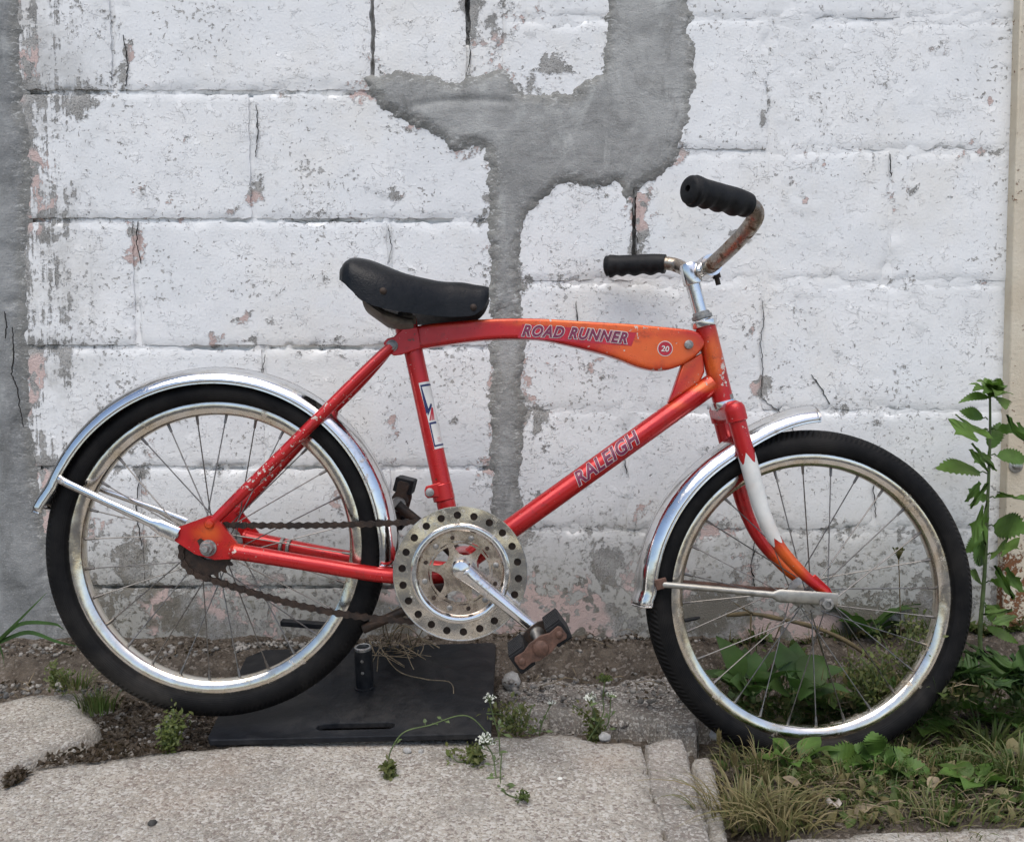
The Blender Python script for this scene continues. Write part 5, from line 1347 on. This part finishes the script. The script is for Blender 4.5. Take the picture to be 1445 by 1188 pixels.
# arching dry stems
def tuft(name, base, label, n, L, mat, spread, tint, w_=.0028, curl=(.2,.9), rad=.02, cat='grass', lean0=V((0,0,0))):
    base = V(base); r = plant(name, base, label, cat); lb = LB()
    for i in range(n):
        a_ = R.uniform(0, 2*pi); p = base + V((cos(a_)*rad*R.random(), sin(a_)*rad*.6*R.random(), -.004))
        ln = V((cos(a_), sin(a_)*.7, 0))*R.uniform(.2, spread) + lean0
        LL = R.uniform(*L)
        if p.y + ln.y*LL*1.2 > WY - .01: ln.y = -abs(ln.y)*.3
        lb.blade(p, ln, LL, w_*R.uniform(.6,1.3), R.uniform(*curl), 6, R.uniform(*tint))
    link('blades', lb.done('blades', M[mat], base), r, kind='stuff'); return r
tuft('grass_tuft', onZ(140,1000,.002), 'bright green grass tuft at the slab edge beside the rear tyre', 120, (.022,.05), 'grass', .55, (0,.45), .0022, (.2,.9), .032)
tuft('grass_tuft', gz(108,968), 'thin green grass at the soil edge left of the rear tyre', 50, (.02,.045), 'grass', .7, (.0,.6), .0022, (.3,1.0), .03)
b0 = onY(-6, 905, 1.38); r = plant('long_leaf_grass', b0, 'long dark grass blades arching from the foot of the grey pilaster', 'grass')
for pts in (((-4,905),(30,872),(66,836)),((0,903),(30,880),(75,880),(90,888)),((0,905),(40,892),(80,905),(110,912)),((-2,905),(-20,870),(-30,830)),((-4,903),(4,925),(6,945))):
    lb = LB(); q = spline([onY(a, b, 1.38 - .02*i) for i, (a, b) in enumerate(pts)], 6); b = 0
    for i, p in enumerate(q): w_ = .0035*(1 - (i/(len(q)-1))**2) + .0003; lb.v += [p + V((0,.3,1)).normalized()*w_, p - V((0,.3,1)).normalized()*w_]
    for i in range(len(q)-1): lb.f.append((i*2, i*2+1, i*2+3, i*2+2))
    addleaf(r, lb, M['dock'], 'blade')
tuft('dry_grass_tuft', onZ(1050,1150,-.01), 'straw-coloured dry grass tuft at the corner of the paving', 150, (.03,.085), 'grass', 1.0, (.5,1.0), .0022, (.3,1.5), .06)
tuft('dry_grass_tuft', onZ(1100,1168,-.01), 'bent dry grass with pale seed spikes over the front paving edge', 100, (.03,.075), 'grass', 1.1, (.5,1.0), .0022, (.4,1.6), .055)
tuft('dry_grass_tuft', gz(1075,1085), 'mixed dry and green grass against the lowest part of the front tyre', 90, (.025,.06), 'grass', 1.0, (.3,1.0), .0020, (.3,1.3), .065)
tuft('grass_tuft', gz(1400,1060), 'green grass clump below the leafy weeds by the door', 130, (.04,.09), 'grass', 1.1, (0,.4), .0034, (.4,1.5), .07)
tuft('grass_tuft', gz(1440,1095), 'green grass at the soil edge in front of the steel door', 110, (.03,.08), 'grass', 1.1, (0,.6), .0030, (.4,1.5), .06)
tuft('grass_tuft', gz(1335,1095), 'short grass right of the front tyre contact', 80, (.02,.05), 'grass', 1.1, (.1,.9), .0022, (.4,1.4), .07)
tuft('grass_tuft', gz(1190,1118), 'short green grass tuft in front of the leafy weed', 80, (.02,.045), 'grass', 1.1, (.1,.9), .0020, (.4,1.4), .07)
tuft('grass_tuft', onZ(1330,1160,-.004), 'grass fringe hanging on the right paving edge', 110, (.015,.04), 'grass', 1.1, (.2,.9), .0020, (.4,1.4), .10)
# seed spikes of the dry grass
for (bx, by, tx, ty, dpt, lbl_) in ((1108,1160,1150,1126,.98,'arching pale grass seed spike beside the bark scrap'),(1045,1120,1036,1068,1.02,'short upright seed spike in the straw-coloured tuft'),(1090,1150,1079,1098,1.0,'upright dry seed spike just in front of the front tyre'),(1095,1160,1136,1158,.97,'nearly flat dry seed spike lying along the front paving edge'),(1017,1090,1014,1038,1.08,'lone seed spike standing in the gap beside the narrow slab')):
    b0 = onY(bx, by, dpt); r = plant('grass_spike', b0, lbl_, 'grass', 'dry seed spikes at the paving corner'); lb = LB(); tp_ = onY(tx, ty, dpt - .01)
    q = spline([b0, b0.lerp(tp_, .5) + V((0,0,.006)), tp_], 8); lb.strand(q, .0008, .9)
    for k in range(60):
        p = q[R.randrange(int(len(q)*.62), len(q))]; e = p + (tp_ - b0).normalized()*.009 + rv(.004); lb.leaf(p, e, rv(1), .0022, 'lance', .05, 3, .95)
    link('spike', lb.done('spike', M['grass'], b0), r)
# dry stems behind the stand post
b0 = Pq(.62,.93) + V((0,.01,.002)); r = plant('dry_weed', b0, 'tangle of thin dry stems behind the post of the black stand', 'weed'); lb = LB()
for k in range(34):
    st0 = onY(R.uniform(528,590), R.uniform(905,925), 1.44); en = onY(R.uniform(520,625), R.uniform(850,965), R.uniform(1.28,1.43)); md_ = st0.lerp(en, .5) + V((R.uniform(-.02,.02), -.02, R.uniform(.0,.04)))
    en.z = max(en.z, .052); lb.strand(spline([st0, md_, en], 5), R.uniform(.0005,.0011), .0, 4)
link('stems', lb.done('stems', M['straw'], b0), r)
b0 = onZ(625, 965, .05); r = plant('dry_weed', b0, 'single long dry stem curling over the black plate', 'weed'); lb = LB()
lb.strand(spline([onY(532,905,1.42), onY(560,945,1.34), onY(600,958,1.30), onY(634,962,1.28), onY(640,978,1.26), onY(632,990,1.25)], 6), .0009, 0, 5); link('stems', lb.done('stems', M['straw'], b0), r)
# brown vine stem across the lower half of the front wheel
b0 = onY(1245, 950, 1.40); r = plant('dead_vine', b0, 'bare brown vine stem lying behind the front wheel spokes', 'branch'); lb = LB()
lb.strand(spline([onY(1025,868,1.44), onY(1062,866,1.43), onY(1105,874,1.42), onY(1150,885,1.41), onY(1195,905,1.40), onY(1235,935,1.40), onY(1275,975,1.38)], 8), [.0022 + .0022*sin(i*.35)**2*.5 + .001 for i in range(49)], 0, 8)
for (a, b) in (((1062,866),(1035,850)),((1105,874),(1092,905)),((1150,885),(1162,925)),((1195,905),(1200,945)),((1060,866),(1058,925))): lb.strand([onY(*a,1.42), onY(*b,1.42)], [.0018,.0008], 0, 6)
link('stem', lb.done('stem', M['twig'], b0), r)

# ---- loose ground cover and litter (uncountable)
def region_scatter(n, poly, fn):
    xs_, ys_ = [p[0] for p in poly], [p[1] for p in poly]; k = 0
    while k < n:
        x, y = R.uniform(min(xs_), max(xs_)), R.uniform(min(ys_), max(ys_))
        if pip(x, y, poly): fn(x, y); k += 1
cover = LB()
def cov(px, py):
    p = gz(px, py); p.z -= .003; k = R.random(); dry = .9 if R.random() < .30 else R.uniform(0, .35)
    if k < .6: cover.blade(p, V((R.uniform(-1,1), R.uniform(-1,.5), 0))*.8, R.uniform(.012,.045), R.uniform(.0012,.003), R.uniform(.2,1.1), 4, dry)
    else:
        d = V((R.uniform(-1,1), R.uniform(-1,.4), R.uniform(.1,.9))).normalized(); L = R.uniform(.008,.028); cover.leaf(p, p + d*L, V((0,-.3,1)) + rv(.5), L*R.uniform(.35,.7), R.choice(['oval','tooth','lance']), .15, 5, dry*.8)
region_scatter(2600, [(1015,1040),(1060,985),(1200,985),(1300,955),(1350,930),(1445,925),(1480,1000),(1480,1160),(1250,1166),(1120,1172),(1030,1178),(1010,1120)], cov)
region_scatter(1500, [(1000,960),(1040,915),(1330,908),(1345,960),(1300,1040),(1180,1050),(1020,1030)], cov); region_scatter(700, [(1040,1075),(1100,1062),(1330,1055),(1420,1040),(1445,1090),(1250,1110),(1060,1110)], cov)
region_scatter(350, [(1330,915),(1445,912),(1445,960),(1340,960)], cov)
link('ground_cover', cover.done('ground_cover', M['grass']), kind='stuff', label='low grass and small weeds over the soil round the front wheel', category='ground cover')
lit = LB()
def litf(px, py):
    p = gz(px, py); p.z = max(p.z, 0.0 if False else p.z) + .002; d = V((R.uniform(-1,1), R.uniform(-1,1), R.uniform(-.1,.5))).normalized(); L = R.uniform(.003,.0095)
    lit.leaf(p, p + d*L, V((0,0,1)) + rv(.7), L*R.uniform(.3,.8), R.choice(['oval','lance','tooth']), R.uniform(-.2,.3), 4, R.uniform(0,1))
region_scatter(1500, [(110,985),(170,985),(300,1003),(310,1050),(284,1060),(209,1064),(150,1075),(105,1078),(60,1085),(45,1068),(100,1045),(140,1018)], litf)
region_scatter(900, [(-20,905),(90,905),(330,905),(560,905),(350,925),(150,985),(60,976),(-20,990)], litf)
region_scatter(500, [(100,900),(1410,902),(1410,915),(100,914)], litf); region_scatter(700, [(700,910),(930,910),(1000,950),(1010,1040),(850,1042),(740,1036),(700,1000)], litf)
region_scatter(1300, [(1010,1060),(1445,1060),(1445,1162),(1030,1175)], litf)
def moss_clump(px, py):
    p = onZ(px, py, .002); d = V((R.uniform(-1,1), R.uniform(-1,1), R.uniform(0,.7))).normalized(); L = R.uniform(.004,.011); lit.leaf(p, p + d*L, V((0,0,1)) + rv(.8), L*.5, 'lance', .2, 4, R.uniform(0,.7))
region_scatter(220, [(5,1108),(12,1092),(30,1086),(40,1090),(34,1102),(15,1110)], moss_clump)
region_scatter(420, [(48,1082),(70,1066),(120,1054),(190,1052),(250,1050),(250,1060),(150,1074),(90,1082)], moss_clump)
link('leaf_litter', lit.done('leaf_litter', M['litter']), kind='stuff', label='dark dead leaves and moss crumbs along the wall foot and slab cracks', category='litter')
stw = LB()
def stf(px, py):
    p = gz(px, py); p.z += .004; a_ = R.uniform(0, 2*pi); L = R.uniform(.015,.06); e = p + V((cos(a_)*L, sin(a_)*L*.6, R.uniform(-.004,.012)))
    if e.y > WY - .01: e.y = WY - .01
    e.z = max(e.z, soil_h(e.x, min(e.y, Y1)) + .001); stw.strand([p, p.lerp(e,.5) + V((0,0,R.uniform(0,.008))), e], R.uniform(.0003,.0008), 0, 4)
region_scatter(520, [(1015,1050),(1300,960),(1445,1000),(1445,1162),(1030,1175)], stf)
region_scatter(30, [(-10,915),(330,910),(150,985),(-10,985)], stf); region_scatter(60, [(700,915),(930,915),(1000,1000),(740,1030)], stf)
link('straw_litter', stw.done('straw_litter', M['straw']), kind='stuff', label='dry straw strewn over the soil', category='litter')
# gravel
gr = LB()
def pebble(lb, c, r_, sq=.7, n=7):
    rings = []; ax = rv(.25); sd_ = R.random()*40
    for i in range(5):
        th = pi*(i + .5)/5; rings.append([V(c) + V((cos(2*pi*j/n)*sin(th), sin(2*pi*j/n)*sin(th), cos(th)*sq))*r_*(1 + .28*noi((i*1.3 + sd_, j*1.1, sd_))) for j in range(n)])
    lb.loft(rings); return lb
def grf(px, py):
    p = gz(px, py); pebble(gr, p, R.choice([.0018,.0025,.003,.004,.0055]), .7, 6)
region_scatter(420, [(-20,910),(330,905),(150,985),(60,976),(-20,990)], grf); region_scatter(330, [(700,910),(930,912),(1000,950),(1005,1035),(850,1042),(740,1036)], grf); region_scatter(260, [(330,906),(560,906),(360,915),(330,940)], grf)
region_scatter(120, [(120,1000),(290,1005),(280,1056),(150,1072)], grf)
me = gr.done('gravel', plain('gravel', (.22, .205, .185), .9, 0, .6, 40, .001)); link('gravel', me, kind='stuff', label='small gravel on the soil at the wall foot', category='gravel')
def stone(px, py, r_, label, mat='stone', z=None, sq=.75):
    c = gz(px, py) if z is None else onZ(px, py, z); lb = LB(); n = 12; sd_ = R.random()*30; rings = []
    for i in range(9):
        th = pi*(i + .5)/9; rings.append([V((cos(2*pi*j/n)*sin(th), sin(2*pi*j/n)*sin(th), cos(th)*sq + sq*.55))*r_*(1 + .30*fbm((cos(2*pi*j/n)*sin(th)*1.4 + sd_, sin(2*pi*j/n)*sin(th)*1.4, cos(th)*1.4))) for j in range(n)])
    lb.loft(rings); me = lb.done('stone', M[mat]); o = link('stone', me, None, c, label=label, category='stone'); return o
stone(721, 968, .0155, 'pale lump of old mortar beside the pedal and the black plate', 'stone', -.002, .95)
stone(575, 1061, .0055, 'small grey pebble in front of the black plate', 'stone', 0); stone(594, 1061, .0036, 'tiny pebble next to the grey one at the plate edge', 'stone', 0)
stone(215, 1163, .0048, 'single dark pebble lying on the bare paving', 'darkstone', 0); stone(853, 1043, .0085, 'pale broken stone on the edge of the slab joint', 'stone', -.01); stone(872, 1022, .016, 'flat grey stone behind the slab edge under the flowers', 'rubble', -.03, .5)
M['shell'] = plain('white_chip', (.75, .74, .68), .7, 0, .05, 50)
o = stone(790, 1099, .0032, 'tiny white chip on the bare paving', 'shell', 0, .5)
stone(1012, 1040, .012, 'grey stone at the slab corner by the front tyre', 'stone', -.02, .6)
# scraps
M['scrap'] = plain('pale_scrap', (.36, .32, .28), .8, 0, .3, 80)
def scrap(px, py, w_, h_, ang, label, mat, zz):
    c = onZ(px, py, zz); lb = LB(); u_ = V((cos(ang), sin(ang), .1)); v_ = V((-sin(ang), cos(ang), .25)); n = 6
    for j in range(4):
        for i in range(n + 1): lb.v.append(u_*(w_*(i/n - .5)) + v_*(h_*(j/3 - .5)) + V((0,0,.004*sin(i*1.1) + .003*noi((i, j, px)))))
    for j in range(3):
        for i in range(n): a = j*(n+1) + i; lb.f.append((a, a+1, a+n+2, a+n+1))
    o = link('bark_scrap', lb.done('bark_scrap', M[mat]), None, c, label=label, category='litter'); md = o.modifiers.new('thickness','SOLIDIFY'); md.thickness = .0006
scrap(1176, 1132, .017, .008, .1, 'small scrap of pale bark in the grass', 'scrap', .006)
for px, py, a_, lbl in ((1205,1158,.5,'curled dry leaf lying by the right paving edge'),(1130,1120,2.2,'pale dead leaf among the dry grass'),(1310,1120,.9,'dead leaf on the soil right of the leafy weed')):
    c = gz(px, py); lb = LB(); lb.leaf(V((0,0,.008)), V((cos(a_)*.032, sin(a_)*.02, .014)), (0,-.3,1), .013, 'lance', .25, 8, 0); link('dry_leaf', lb.done('dry_leaf', M['straw']), None, c, label=lbl, category='leaf')
